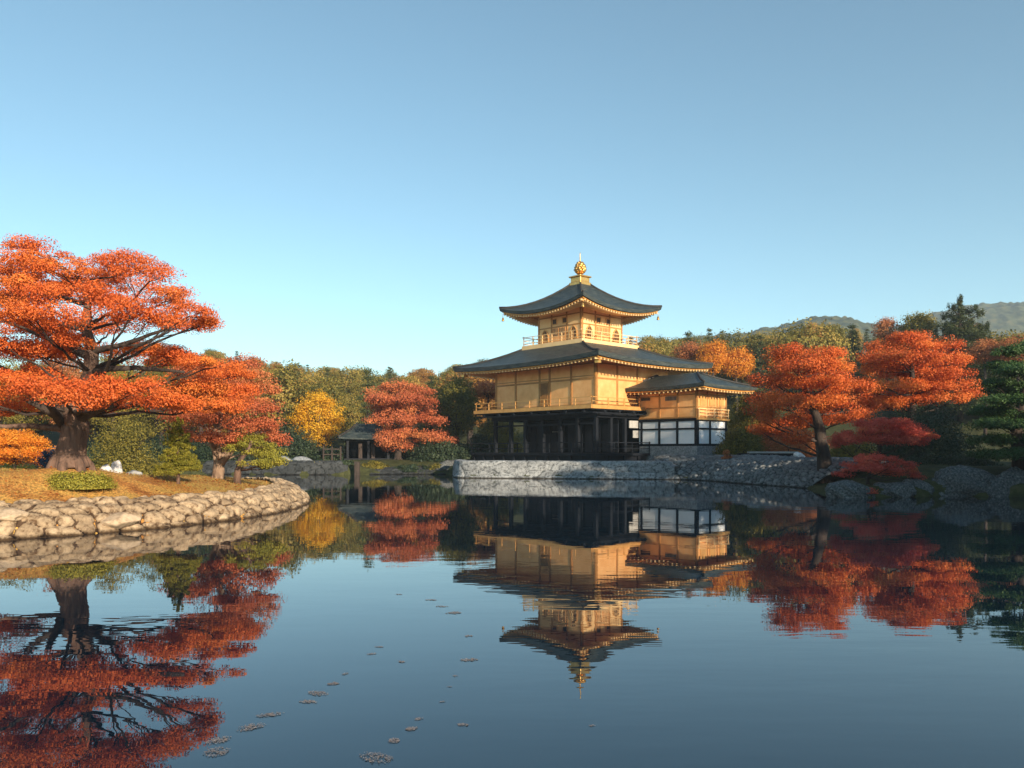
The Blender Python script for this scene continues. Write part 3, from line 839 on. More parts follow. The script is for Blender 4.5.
for f in range(4):
    for a in (-1.28, 1.28): katomado(f, a)
    dr = MB()
    for a in (-.58, .03): face(f, a, a+.55, 8.6, 9.46, .003, .04, dr)
    door = dr.build("panel_door", M['gold'], wall3)
    d2 = MB()
    for a in (-.58, .03):
        for k in range(4): face(f, a+.05+k*.13, a+.09+k*.13, 9.02, 9.42, .041, .055, d2)
        face(f, a+.04, a+.51, 8.96, 9.0, .041, .055, d2)
    d2.build("door_lattice", M['window'], door)
    for a in (-.40, .52):
        wn = MB(); face(f, a-.18, a+.18, 9.72, 10.02, .003, .035, wn); w = wn.build("high_window", M['window'], wall3)
        wf = MB()
        for q in (-.2, .2): face(f, a+q-.03, a+q+.03, 9.68, 10.06, .003, .05, wf)
        for z in (9.69, 10.05): face(f, a-.2, a+.2, z-.03, z+.03, .036, .052, wf)
        wf.build("window_frame", M['goldtrim'], w)
HE = 3.78
ur, ptu = hip_roof("upper_roof", PAV, cx-HE, cx+HE, cy-HE, cy+HE, cx-.42, cx+.42, cy-.42, cy+.42, ZE3+.02, 12.5, .55, M['roof'], .20, .50, uplift_pow=2.2)
soffit(ur, ptu, (cx-H3, cx+H3, cy-H3, cy+H3), .20, M['soffitglow'], .24, drop=.35)
for c, (x, y) in enumerate(((-1,-1),(1,-1),(1,1),(-1,1))):
    b = MB(); bx, by = cx+x*(HE-.18), cy+y*(HE-.18)
    b.tube([(bx,by,10.62),(bx,by,10.35)],[.012,.012],5); b.lathe([(.02,10.36),(.06,10.32),(.085,10.16),(.10,10.12)], bx, by, 10)
    b.build("wind_bell", M['goldmetal'], ur, True)
# gilt finial: box, waisted stem, leafy ball and spike
fb = MB(); fb.box(cx-.52,cy-.52,12.38,cx+.52,cy+.52,12.60); fb.box(cx-.44,cy-.44,12.603,cx+.44,cy+.44,12.92); fb.box(cx-.54,cy-.54,12.923,cx+.54,cy+.54,13.02)
fin = fb.build("finial_base", M['goldmetal'], ur, bevel=.03)
fs_ = MB(); fs_.lathe([(.30,13.02),(.26,13.10),(.12,13.16),(.09,13.28),(.16,13.33)], cx, cy, 16)
fs_.build("finial_stem", M['goldmetal'], fin, True)
ball = MB()
for lay, (zc, rr, nn, hh) in enumerate(((13.40,.27,8,.34),(13.52,.33,9,.36),(13.66,.30,8,.34),(13.80,.20,7,.30))):
    for k in range(nn):
        th = 2*math.pi*(k+.5*(lay%2))/nn
        c, s_ = math.cos(th), math.sin(th)
        pts = [Vector((cx+c*rr*.55,cy+s_*rr*.55,zc-hh*.5)),Vector((cx+c*rr*1.05,cy+s_*rr*1.05,zc-hh*.05)),Vector((cx+c*rr*.95,cy+s_*rr*.95,zc+hh*.3)),Vector((cx+c*rr*.6,cy+s_*rr*.6,zc+hh*.62))]
        ball.tube(pts,[.09,.12,.08,.02],6)
ball.lathe([(.1,13.28),(.27,13.42),(.31,13.58),(.22,13.8),(.06,13.98)], cx, cy, 14)
ball.build("finial_ball", M['goldmetal'], fin, True)
sp = MB(); sp.lathe([(.06,13.95),(.035,14.1),(.025,14.5),(.012,14.62)], cx, cy, 8); sp.build("finial_spike", M['goldmetal'], fin, True)

# ---- annex on the right
AX = 4.35; AY0, AY1 = 3.87, EY
st = MB(); st.box(.15, AY0-.06, Z0-.3, AX+.06, AY1+.06, 1.86); st.build("annex_footing", M['greystone'], PAV, bevel=.02)
ap = MB(); ap.box(.1, AY0, 1.86, AX, AY1, 3.44); apl = ap.build("annex_plaster_wall", M['plaster'], PAV)
af = MB()
for x in (.30, 1.66, 2.98, AX-.075): af.box(x-.075, AY0-.045, 1.86, x+.075, AY0-.003, 3.30)
for y in (AY0+.07, 5.15, AY1-.08): af.box(AX+.003, y-.075, 1.86, AX+.045, y+.075, 3.30)
for (z0, z1) in ((1.83,1.97),(2.80,2.90),(3.30,3.46)):
    af.box(.12, AY0-.06, z0, AX+.06, AY0-.046, z1); af.box(AX+.046, AY0-.04, z0, AX+.06, AY1+.02, z1)
    af.box(.12, AY0-.046, z0, AX, AY0-.002, z1-.002); af.box(AX+.002, AY0, z0, AX+.046, AY1, z1-.002)
af.build("timber_frame", M['blackwood'], apl)
ag = MB(); ag.box(.05, AY0, 3.47, AX, AY1, 5.30); agw = ag.build("annex_wall", M['gold'], PAV)
a2 = MB()
for x in (.06+.05, 1.66, 2.98, AX-.06): a2.box(x-.05, AY0-.03, 3.47, x+.05, AY0-.002, 5.28)
for y in (AY0+.05, 4.9, 5.9, AY1-.05): a2.box(AX+.002, y-.05, 3.47, AX+.03, y+.05, 5.28)
for z in (3.52, 4.12, 4.85, 5.2):
    a2.box(.05, AY0-.024, z-.035, AX, AY0-.003, z+.035); a2.box(AX+.003, AY0, z-.035, AX+.024, AY1, z+.035)
a2.build("wall_frame", M['goldframe'], agw)
for (x0,x1,z0,z1) in ((.25,.95,4.62,4.80),(2.1,2.9,4.55,4.80)):
    b = MB(); b.box(x0, AY0-.034, z0, x1, AY0-.002, z1); w = b.build("annex_window", M['woodgrey'] if x0 > 1 else M['window'], agw)
for (y0,y1) in ((4.15,4.75),(5.1,5.7),(6.1,6.6)):
    b = MB(); b.box(AX+.002, y0, 4.2, AX+.04, y1, 4.78); b.build("annex_window", M['goldtrim'], agw)
ar, pta = hip_roof("annex_roof", PAV, -.6, AX+1.35, AY0-1.25, AY1+1.25, 0.3, AX-1.0, 5.35, 5.43, 5.30, 6.25, .10, M['roof'], .20, .25)
soffit(ar, pta, (.0, AX, AY0, AY1), .20, M['soffitglow'], .30, drop=.30)
rail(PAV, [(AX+.13,AY0+.02),(AX+.13,AY1)], 3.50, .50, M['goldpale'], .8, .028, name="annex_railing")
ab = MB(); ab.box(AX+.05, AY0-.1, 3.36, AX+.19, AY1+.1, 3.468); ab.build("annex_balcony", M['goldtrim'], PAV)

# ------------------------------------------------------------------ boathouse on the far shore
BH = empty("boathouse", (at(366,0,58)[0], 58.0, .0), R(14))
tag(BH, "small dark open boathouse with a grey hip roof beside the salmon maple", "boathouse")
hip_roof("roof", BH, -2.0, 2.2, -1.6, 1.6, -.6, .8, -.06, .06, 2.45, 3.5, .06, M['roof'], .12, .2)
for (x,y) in ((-1.35,-1.1),(0.1,-1.1),(1.5,-1.1),(-1.35,1.1),(1.5,1.1)):
    b = MB(); b.box(x-.08,y-.08,.5,x+.08,y+.08,2.5); b.build("post", M['blackwood'], BH)
b = MB(); b.box(-1.6,-1.25,.85,1.75,1.25,1.0); b.build("floor", M['blackwood'], BH)
b = MB(); b.box(-1.4,1.0,1.0,1.55,1.08,2.45); b.box(-1.42,-1.0,1.0,-1.34,1.0,1.75); b.box(-1.4,-1.15,2.2,1.55,-1.05,2.42); b.build("wall", M['darkin'], BH)
for x in (-.45,.45): 
    b = MB(); b.box(x-.13,-.9,1.0,x+.13,-.78,2.05); b.build("slatted_screen", M['darkbark'], BH)
b = MB(); b.box(at(356.5,0,51)[0]-.16, 51.05, -.4, at(356.5,0,51)[0]+.16, 51.35, .86)
tag(b.build("stone_post", M['darkbark'], None, bevel=.02), "square dark post standing in the water at the end of the far retaining wall", "post")
# low fence posts beside the boathouse
fp = empty("fence", (at(330,0,56)[0], 56, .9)); tag(fp, "low dark wooden fence left of the boathouse", "fence")
for k in range(3):
    b = MB(); b.box(-.5+k*.6,-.05,-.1,-.4+k*.6,.05,.95); b.build("fence_post", M['darkbark'], fp)
b = MB(); b.box(-.5,-.03,.72,.8,.02,.80); b.box(-.5,-.03,.35,.8,.02,.43); b.build("fence_rail", M['darkbark'], fp)
# low wall on the crest right of the annex
lwp = [at(p,0,43.5) for p in (740,765,790,800)]
b = MB(); b.box(at(738,0,44)[0], 43.8, .8, at(796,0,44)[0], 44.1, 1.42)
o = b.build("low_wall", M['blackwood'], None); tag(o, "low dark garden wall with a pale coping on the crest right of the annex", "wall")
b = MB(); b.box(at(748,0,44)[0], 43.72, 1.42, at(797,0,44)[0], 44.18, 1.52); b.build("coping", M['concrete'], o)
# ------------------------------------------------------------------ trees
def leaf_mesh(name, C, size, r, up=0.6, tint=None, elong=0.62, out=None):
    """one small leaf blade (a folded rhombus) per centre"""
    n = len(C)
    nrm = r.normal(size=(n,3))*(.8 if out is not None else 1); nrm[:,2] = (np.abs(nrm[:,2]) if out is None else nrm[:,2])+up
    if out is not None: nrm = nrm + out*1.15
    nrm /= np.linalg.norm(nrm, axis=1)[:,None]
    a = r.normal(size=(n,3)); a -= nrm*(a*nrm).sum(1)[:,None]; a /= np.linalg.norm(a,axis=1)[:,None]+1e-9
    b = np.cross(nrm, a)
    s = (size*r.uniform(.65,1.3,n))[:,None]
    V = np.stack([C-a*s*.5, C-b*s*elong*.5+nrm*s*.10, C+a*s*.5, C+b*s*elong*.5+nrm*s*.10], 1).reshape(-1,3)
    F = np.arange(n*4).reshape(n,4)
    return mesh_np(name, V, F, False, tint)

def pad_leaves(cx, cy, cz, rx, ry, rz, r, dens, cl_r, per, flat=.35, gaps=.12, dome=1.0, seed=0):
    """foliage pad: clusters of leaves over a shallow dome, frayed rim, small holes"""
    n = max(6, int(dens*rx*ry*math.pi))
    ang = r.uniform(0, 2*math.pi, n); rad = np.sqrt(r.uniform(0,1,n))*.90
    lob = 1 + .16*np.sin(ang*3+seed) + .12*np.sin(ang*5+seed*2.3) + .10*np.sin(ang*9+seed*1.3)
    ux, uy = rad*np.cos(ang)*lob, rad*np.sin(ang)*lob
    dz = np.sqrt(np.clip(1-rad*rad,0,1))*dome
    z = rz*(dz*r.uniform(.05,1.0,n) - .35 + .25*(fbm(ux*2.3+seed,uy*2.3,seed,2)-.45))
    X = np.stack([cx+ux*rx, cy+uy*ry, cz+z],1)
    keep = fbm(X[:,0]*1.1+seed*3.1, X[:,1]*1.1+X[:,2]*1.7, seed+40, 3) > .28+gaps
    X = X[keep]; n = len(X)
    C = np.repeat(X, per, axis=0)
    q = r.normal(size=(len(C),3)); q /= np.linalg.norm(q,axis=1)[:,None]; q = q*(r.uniform(0,1,len(C))**.42)[:,None]   # leafy lump, denser at its skin
    sz = np.repeat(cl_r*r.uniform(.75,1.9,n), per)[:,None]
    C = C + q*sz*np.array([1,1,flat])
    ct = r.uniform(0,1,n)
    t = r.uniform(0,.35) + np.repeat(ct,per)*.42 + r.uniform(0,1,len(C))*.23
    O_ = (C-np.array([cx,cy,cz-rz*1.1]))/np.array([rx,ry,rz*1.6])
    O_ = O_/(np.linalg.norm(O_,axis=1)[:,None]+1e-6)*.45 + q*np.array([1,1,1.2])*.85
    return C, t, X, O_

def branch_tube(mb, p0, p1, r0, r1, r, wig=.12, n=7, sides=7, sag=0.0):
    p0 = np.asarray(p0,float); p1 = np.asarray(p1,float)
    L = np.linalg.norm(p1-p0)
    t = np.linspace(0,1,n)[:,None]
    pts = p0+(p1-p0)*t
    w = np.cumsum(r.normal(size=(n,3)),axis=0)*wig*L/n*.6
    w = w-w[-1:]*t-w[:1]*(1-t)
    pts = pts + w*np.sin(t*math.pi)**.5
    pts[:,2] += sag*L*np.sin(t[:,0]*math.pi)
    rad = r0+(r1-r0)*np.linspace(0,1,n)**.8
    mb.tube([tuple(p) for p in pts], list(rad), sides)
    return pts

def layered_tree(kind, root, trunk_pts, trunk_rad, pads, leafmat, barkmat, label, cat, r, leaf=.09, dens=10, cl_r=.22, per=40, branch_r=.06,
                 group=None, gaps=.12, up=.6, limb_from=None, flat=.5, branchmat=None, twig=True, part="foliage", bases=None, dome=1.0, tshift=0.0):
    """tree built from a trunk, limbs that reach every foliage pad, and the pads; pads: (x,y,z, rx,ry,rz)"""
    T = empty(kind, root); tag(T, label, cat, group)
    O = np.array(root, float)
    mb = MB()
    tp = [np.array(p,float)-O for p in trunk_pts]
    big = trunk_rad[0] > .4
    if big:                                               # old trunk: more rings, fluted ridged bark
        k_ = np.linspace(0, len(tp)-1, 60); kk = np.arange(len(tp)); A_ = np.array(tp)
        mb.tube([tuple(np.interp(q, kk, A_[:,c]) for c in range(3)) for q in k_], list(np.interp(k_, kk, trunk_rad)), 48)
        nv = []
        for i_, v_ in enumerate(mb.v):
            q = k_[i_//48]; c_ = np.array([np.interp(q, kk, A_[:,c]) for c in range(3)]); th = 2*math.pi*(i_ % 48)/48
            s_ = 1 + .05*math.sin(5*th+v_[2]*.8) + .11*(float(fbm(th*5, v_[2]*1.1, 5, 3))-.45) + .10*(float(fbm(th*14, v_[2]*2.0, 9, 2))-.45)
            nv.append(tuple(c_+(np.array(v_)-c_)*s_))
        mb.v = nv
    else:
        mb.tube([tuple(p) for p in tp], trunk_rad, 14)
    # root flare
    for k in range(7):
        th = 2*math.pi*k/7+.3; R0 = trunk_rad[0]
        mb.tube([(math.cos(th)*R0*.50,math.sin(th)*R0*.50,R0*(.75+.35*math.sin(k*2.1))),(math.cos(th)*R0*.9,math.sin(th)*R0*.9,R0*.14),(math.cos(th)*R0*1.35,math.sin(th)*R0*1.35,-.30)],[R0*.22,R0*.28,R0*.20],6)
    trunk = mb.build("trunk", barkmat, T, True)
    tpa = np.array(tp)
    allC, allT = [], []
    for i, (x,y,z,rx,ry,rz) in enumerate(pads):
        c = np.array([x,y,z])-O
        # limb leaves the trunk somewhat below the pad
        zt = c[2]-.25*np.hypot(c[0],c[1])-.3
        cand = tpa[limb_from:] if limb_from else (tpa[1:] if len(tpa) > 2 else tpa[-1:])
        j = int(np.argmin(np.abs(cand[:,2]-zt) + .1*np.linalg.norm(cand[:,:2]-c[:2],axis=1)))
        st = cand[j]
        bm2 = MB()
        dist = np.linalg.norm(c-st)
        br = min(branch_r*(0.5+dist*.22), trunk_rad[min(j+(limb_from or 1),len(trunk_rad)-1)]*.75)
        end = c+np.array([0,0,-rz*.35])
        pts = branch_tube(bm2, st, end, br, br*.28, r, .22, 9, 7, -.03)
        C, t, X, OUT = pad_leaves(c[0],c[1],c[2],rx,ry,rz,r,dens,cl_r,per,flat,gaps,dome,i*3+len(pads))
        if twig and len(X):
            for q in X[r.choice(len(X), min(len(X), max(5, int(rx*ry*4))), replace=False)]:
                s0 = pts[int(r.integers(4,9))]
                branch_tube(bm2, s0, q+np.array([0,0,-.04]), br*.26, .008, r, .2, 4, 4)
        bm2.build("branch", branchmat or barkmat, T, True)
        link_mesh(part, leaf_mesh(part, C, leaf, r, up*.5, np.clip(t+tshift,0,1), out=OUT), leafmat, T)
    return T

def P3(px, py, Y): return tuple(at(px,py,Y))
def pad_px(px, py, rx, ry, Y, dY=0.0, depth=0.85, zf=1.05):
    """foliage pad seen at (px,py) with half sizes rx,ry px, dY metres behind the trunk's distance Y"""
    D = Y+dY
    q = at(px,py,D); k = D/FPX
    return (q[0],q[1],q[2],rx*k,rx*k*depth,ry*k*zf)

# --- the old maple on the left peninsula
r = np.random.default_rng(11)
Y = 18.0
g0 = (at(71,0,Y)[0], Y, ground(at(71,0,Y)[0], Y)-.02)
tr = [g0, P3(70,455,Y), P3(73,440,Y), P3(76,425,Y), P3(72,412,Y), P3(84,395,Y), P3(91,372,Y), P3(92,352,Y), P3(86,330,Y), P3(88,305,Y+.2), P3(84,280,Y)]
trr = [.41,.32,.28,.275,.24,.20,.16,.14,.11,.08,.05]
pads = []
for (a,b,c,d_,dy) in (
  (24,243,17,9,-.2),(48,252,24,10,-.6),(30,258,30,12,-.4),(20,272,34,14,1.0),(62,268,32,14,-.8),(26,284,38,14,-1.4),(128,266,40,14,.2),(150,276,30,13,-1.2),(100,280,45,15,1.6),
  (90,297,55,14,-1.6),(165,298,34,16,.6),(188,312,26,13,-.6),(35,314,50,15,-2.2),(130,312,46,14,-2.6),(205,322,12,5,0),(180,324,30,9,1.4),(60,330,60,10,2.0),(110,326,40,10,2.4),
  (40,352,44,13,2.4),(10,345,36,13,-1.5),(140,350,40,10,2.6),(165,358,44,11,1.2),(205,364,36,13,.5),(225,372,28,12,2.6),
  (60,388,52,14,-2.6),(15,384,42,15,-1.0),(88,398,36,14,-3.0),(130,386,38,14,-2.2),(155,400,40,13,-.6),(185,385,48,15,1.6),(215,392,44,15,3.0),(205,405,40,12,.2),(0,405,45,16,.8),
  (30,348,38,11,-.6),(70,341,26,9,-1.2),(104,402,20,9,-2.4),(25,372,28,9,-.4),(-40,262,40,14,.5),(-45,300,55,15,-.8),(-60,345,55,15,.8),(-55,390,60,16,-1.0),(-10,300,45,14,3.2),(50,292,50,14,3.0),(-95,330,50,14,1.5)):
    pads.append(pad_px(a,b,c,d_,Y,dy))
MAPLE = layered_tree("maple_tree", g0, tr, trr, pads, M['maple'], M['bark'],
   "huge old maple with layered orange-red foliage and thick leaning trunk on the left peninsula", "maple tree", r,
   leaf=.043, dens=9.2, cl_r=.25, per=330, branch_r=.045, gaps=.03, limb_from=4, branchmat=M['darkbark'])  # limb shade put into the colour: darker bark than the lit trunk
# low bare-ish limb to the left
b = MB(); branch_tube(b, np.array(P3(68,428,Y))-np.array(g0), np.array(P3(-30,422,Y-.6))-np.array(g0), .09, .03, r, .15, 9)
b.build("branch", M['bark'], MAPLE, True)

for (a, b, c, d_, w0, w1, dy) in ((70,424,24,398,.15,.05,-.8),(76,420,118,404,.13,.05,-1.0),(88,352,118,346,.09,.06,-.2),(118,346,168,328,.06,.03,-.3),(90,372,128,368,.09,.06,-.5),(128,368,184,372,.06,.03,-.6),(62,424,48,404,.12,.06,-1.2),(86,356,44,340,.08,.03,-.4)):
    b2 = MB(); branch_tube(b2, np.array(P3(a,b,Y))-np.array(g0), np.array(P3(c,d_,Y+dy))-np.array(g0), w0, w1, r, .14, 9, 8)
    b2.build("branch", M['darkbark'], MAPLE, True)  # same darker bark, painted shade under the crown
# --- second maple behind it
r = np.random.default_rng(12); Y = 25.5
g = (at(218,0,Y)[0], Y, ground(at(218,0,Y)[0],Y)-.02)
tr = [g, P3(219,462,Y), P3(221,448,Y), P3(217,430,Y+.2), P3(222,405,Y), P3(226,385,Y)]
pads = [pad_px(a,b,c,d_,Y,dy) for (a,b,c,d_,dy) in ((230,372,34,13,0),(252,388,30,14,.8),(215,386,36,13,-1),(266,404,22,14,0),(240,405,34,14,-1.4),(205,404,36,14,.8),(272,422,17,12,.6),(252,424,28,12,-.9),(220,422,34,12,1.4),(190,416,30,12,-.6),(262,438,22,8,1.2),(215,438,32,10,-1.0),(185,432,24,10,1),(240,362,22,8,1.0),(205,372,30,10,1.5))]
SM = layered_tree("maple_tree", g, tr, [.20,.17,.15,.12,.09,.05], pads, M['redmaple'], M['palebark'],
   "smaller red-orange maple with several pale stems behind the old maple's right edge", "maple tree", r, leaf=.058, dens=7, cl_r=.30, per=230, branch_r=.05, gaps=.02)
for (a,b) in ((205,438),(232,440),(246,452)):
    m2 = MB(); branch_tube(m2, np.array(P3(219,466,Y))-np.array(g), np.array(P3(a,b-14,Y-.3))-np.array(g), .13, .05, r, .18, 7); m2.build("branch", M['palebark'], SM, True)

# --- yellow-green tree by the peninsula tip
r = np.random.default_rng(13); Y = 24.0
g = (at(237,0,Y)[0], Y, ground(at(237,0,Y)[0],Y)-.02)
pads = [pad_px(a,b,c,d_,Y,dy) for (a,b,c,d_,dy) in ((250,446,24,7,0),(268,452,22,7,.4),(280,459,14,7,0),(262,462,22,6,-.3),(270,466,18,6,.8),(255,438,14,5,.6))]
layered_tree("pine_tree", g, [g, P3(238,470,Y), P3(240,460,Y), P3(248,450,Y), P3(252,441,Y)], [.12,.10,.08,.06,.03], pads, M['ygreen'], M['bark'],
   "low spreading yellow-green tree with a short trunk near the peninsula's tip", "tree", r, leaf=.05, dens=10, cl_r=.17, per=190, branch_r=.04, gaps=.05, flat=.5)

# --- small conifer on the peninsula (tiers of needle branches)
def conifer(kind, root, H, Rb, tiers, mat, bark, label, r, expo=.85, leaf=.07, per=26, cat="conifer", dens=1.0, trunk_h=.12, group=None, droop=.18, link_parts=True):
    T = empty(kind, root); tag(T, label, cat, group)
    t = MB(); t.tube([(0,0,-.15),(0.01,0,H*.3),(-.01,.01,H*.7),(0,0,H*.98)],[H*.022+.02,H*.017+.015,H*.009+.008,.008],7)
    t.build("trunk", bark, T, True)
    C, tt = [], []; bw = MB()
    for k in range(tiers):
        f = k/(tiers-1); z = H*(trunk_h+(1-trunk_h)*f)
        rad = Rb*(1-f)**expo*r.uniform(.85,1.12)+.04*Rb
        nb = max(4, int(9*(1-f)+4))
        for j in range(nb):
            th = 2*math.pi*(j+r.uniform(-.3,.3))/nb + k*.7
            L = rad*r.uniform(.65,1.12)
            e = np.array([math.cos(th)*L, math.sin(th)*L, z - L*droop + r.uniform(-.04,.08)*H])
            bw.tube([(0,0,z),(e[0]*.5,e[1]*.5,z-L*droop*.3),tuple(e)],[.012*H/2+.004,.008*H/2+.003,.003],4)
            m = max(3, int(L/ Rb*10*dens))
            s = np.repeat(np.sqrt(r.uniform(.06,1.0,m)), per)[:,None]
            side = np.array([-math.sin(th),math.cos(th),0])
            pos = np.array([0,0,z])*(1-s)+e*s
            wd = L*.22*(1.05-s*.6)
            pos = pos + side*r.normal(size=(len(s),1))*wd + np.array([0,0,1])*r.normal(size=(len(s),1))*.028*H*.6 + r.normal(size=(len(s),3))*.02*H*.3
            C.append(pos); tt.append(np.repeat(r.uniform(0,1,m),per)*.5+r.uniform(0,1,len(pos))*.5)
    bw.build("branches", bark, T, True)
    link_mesh("foliage", leaf_mesh("foliage", np.concatenate(C), leaf, r, .3, np.concatenate(tt), .3), mat, T)
    return T
Y = 20.0; x = at(178,0,Y)[0]
conifer("conifer_tree", (x, Y, ground(x,Y)), 1.56, .56, 11, M['ygreen'], M['bark'], "small young conifer with pale green tiers standing on the golden lawn", np.random.default_rng(14), .72, leaf=.05, per=60, trunk_h=.24, droop=.10)

# --- shrubs
def shrub(kind, c, rad, mat, label, r, n=60, per=60, leaf=.08, cl=.18, cat="shrub", group=None, up=.4, stem=True):
    """rounded bush: leaf clumps over an uneven dome plus a few stems"""
    T = empty(kind, (c[0],c[1],c[2]-.05)); tag(T, label, cat, group)
    rx, ry, rz = rad
    if stem:
        s = MB()
        for k in range(6):
            a = r.uniform(0,6.28); s.tube([(0,0,-.1),(math.cos(a)*rx*.25,math.sin(a)*ry*.25,rz*.4),(math.cos(a)*rx*.55,math.sin(a)*ry*.55,rz*.75)],[.05*rz**.5,.035*rz**.5,.012],5)
        s.build("stems", M['darkbark'], T, True)
    u = r.normal(size=(n,3)); u[:,2] = np.abs(u[:,2])*.9-.1; u /= np.linalg.norm(u,axis=1)[:,None]
    rr = r.uniform(.45,1.0,n)**.5
    lump = .66+.68*fbm(u[:,0]*2.1+c[0], u[:,1]*2.1+u[:,2]*1.7, 3, 2)
    X = u*(rr*lump)[:,None]*np.array([rx,ry,rz])
    C = np.repeat(X,per,0); G_ = np.clip(r.normal(size=C.shape),-1.8,1.8); C = C + G_*cl*np.array([1,1,.6])
    C[:,2] = np.maximum(C[:,2], .02)
    t = np.repeat(r.uniform(0,1,n),per)*.5+r.uniform(0,1,len(C))*.5
    link_mesh("foliage", leaf_mesh("foliage", C, leaf, r, up*.5, t, out=np.repeat(u,per,0)*.7+G_*.4), mat, T)
    return T
def shr(kind, px, py_base, Y, wpx, hpx, mat, label, seed, leaf=None, dens=1.0, cat="shrub", group=None, depth=.8, zbase=None):
    q = at(px, py_base, Y); k = Y/FPX
    z = ground(q[0],Y)-.03 if zbase is None else zbase
    rx, rz = wpx*k, hpx*k + max(0, q[2]-z)*0
    top = at(px, py_base-hpx, Y)[2]-z
    lf = leaf or max(.06, 1.9*k)
    n = int(np.clip(rx*top*dens*80/(lf/.1)**1.0, 60, 520))
    return shrub(kind, (q[0],Y,z), (rx, rx*depth, top), mat, label, np.random.default_rng(seed), n, 44, lf, max(.09, .12*(rx*top)**.5), cat, group)
shr("bush", 77, 487, 17.0, 32, 18, M['ygreen'], "low green bush spreading in front of the old maple's trunk", 21, leaf=.04, dens=6.0)
r = np.random.default_rng(22); Y = 38.0
g = (at(14,0,Y)[0], Y, ground(at(14,0,Y)[0],Y)-.03)
pads = [pad_px(a,b,c,d_,Y,dy) for (a,b,c,d_,dy) in ((8,434,22,6,0),(-14,438,22,7,.6),(22,441,24,6,-.6),(2,446,28,7,.4),(34,449,17,6,0),(-24,450,24,7,0),(12,453,30,6,-.8),(42,457,14,5,.2),(-10,460,26,6,-.4),(24,461,24,5,.7),(48,463,9,4,0))]
layered_tree("maple_tree", g, [g, P3(14,460,Y), P3(11,450,Y), P3(8,438,Y)], [.12,.10,.08,.04], pads, M['brightorange'], M['darkbark'],
   "low bright orange maple at the left frame edge behind the old maple", "maple tree", r, leaf=.075, dens=7, cl_r=.30, per=150, branch_r=.03, gaps=.03)
shr("bush", 52, 462, 31, 16, 24, M['bluegreen'], "dark blue-green bush half hidden left of the old maple's trunk", 23)
shr("bush", 20, 474, 25, 45, 12, M['ygreen'], "low yellow-green ground bush under the low bright orange maple at the left edge", 24)
shr("round_tree", 124, 468, 46, 36, 54, M['olive'], "round olive-green tree seen right of the old maple's trunk", 25, dens=1.2, cat="tree")
shr("bush", 172, 470, 57, 36, 34, M['darkgreen'], "dark evergreen bush behind the small conifer on the far shore", 26)
shr("bush", 100, 472, 56, 40, 30, M['darkgreen'], "dark evergreen bush under the round olive tree", 27)
shr("bush", 222, 470, 56, 32, 36, M['darkgreen'], "dark evergreen bush behind the stems of the smaller red-orange maple", 28)
shr("bush", 285, 464, 57.5, 30, 40, M['darkgreen'], "dark evergreen bush left of the yellow tree's foot", 29)
shr("hedge", 328, 462, 57, 18, 15, M['darkgreen'], "clipped dark hedge below the yellow tree beside the boathouse", 30)
shr("bush", 440, 464, 57, 34, 28, M['darkgreen'], "dark evergreen bush at the foot of the red maple left of the pavilion", 31)
shr("bush", 408, 462, 60, 30, 20, M['darkgreen'], "dark bush behind the trunk of the red maple left of the pavilion", 32)
shr("bush", 740, 458, 45.5, 24, 38, M['olive'], "olive and brown bush against the annex's white wall", 33, dens=1.4)
shr("bush", 728, 460, 43.2, 5, 11, M['rust'], "tiny rusty shrub at the corner of the annex footing", 34)
shr("tree", 752, 452, 50, 26, 62, M['olive'], "tall olive-brown shrub rising behind the annex's right end", 35, cat="tree")
shr("bush", 790, 456, 47, 40, 34, M['rust'], "brownish shrub behind the trunk of the large orange maple", 36)
shr("bush", 925, 472, 37, 48, 66, M['darkgreen'], "broad dark blue-green evergreen between the crimson maple and the pine", 37, dens=1.1)
shr("hedge", 950, 474, 33.5, 56, 22, M['darkgreen'], "long low dark hedge behind the biggest boulder", 38, depth=.35)
shr("bush", 852, 462, 40, 28, 26, M['olive'], "olive shrub in the gap between the orange maple's trunk and the crimson maple", 39)
shr("bush", 865, 496, 27.1, 9, 9, M['crimson'], "tiny dark red shrub at the foot of the small crimson maple", 40, leaf=.045)

# --- maples on the right bank
r = np.random.default_rng(15); Y = 34.0
g = (at(826,0,Y)[0], Y, ground(at(826,0,Y)[0],Y)-.03)
tr = [g, P3(824,458,Y), P3(821,442,Y), P3(820,430,Y), P3(816,415,Y), P3(808,398,Y), P3(800,378,Y), P3(798,362,Y)]
pads = [pad_px(a,b,c,d_,Y,dy) for (a,b,c,d_,dy) in ((800,350,26,8,0),(822,354,24,9,-.6),(785,358,24,9,.6),(806,366,36,11,-1.2),(838,366,24,9,.6),(775,380,26,12,0),(800,382,34,12,1.2),(828,382,34,11,-1.2),(852,386,24,11,.2),(765,398,22,12,.8),(786,402,32,13,-1.3),(815,402,34,12,0),(845,402,32,12,.9),(868,404,14,9,0),(775,418,26,12,-.8),(757,414,16,10,0),(850,416,28,10,-.9),(820,418,34,12,1.5),(796,422,28,10,1.4),(797,438,16,7,-1.0),(780,432,18,8,.8),(760,428,14,8,1.2))]
layered_tree("maple_tree", g, tr, [.36,.29,.25,.23,.17,.13,.09,.04], pads, M['maple'], M['darkbark'],
   "large glowing orange-red maple with a dark trunk right of the annex", "maple tree", r, leaf=.068, dens=6.2, cl_r=.36, per=230, branch_r=.055, gaps=.07, tshift=-.03)
r = np.random.default_rng(16); Y = 42.0
g = (at(914,0,Y)[0], Y, ground(at(914,0,Y)[0],Y)-.03)
tr = [g, P3(913,440,Y), P3(911,415,Y), P3(914,395,Y), P3(912,372,Y), P3(910,352,Y)]
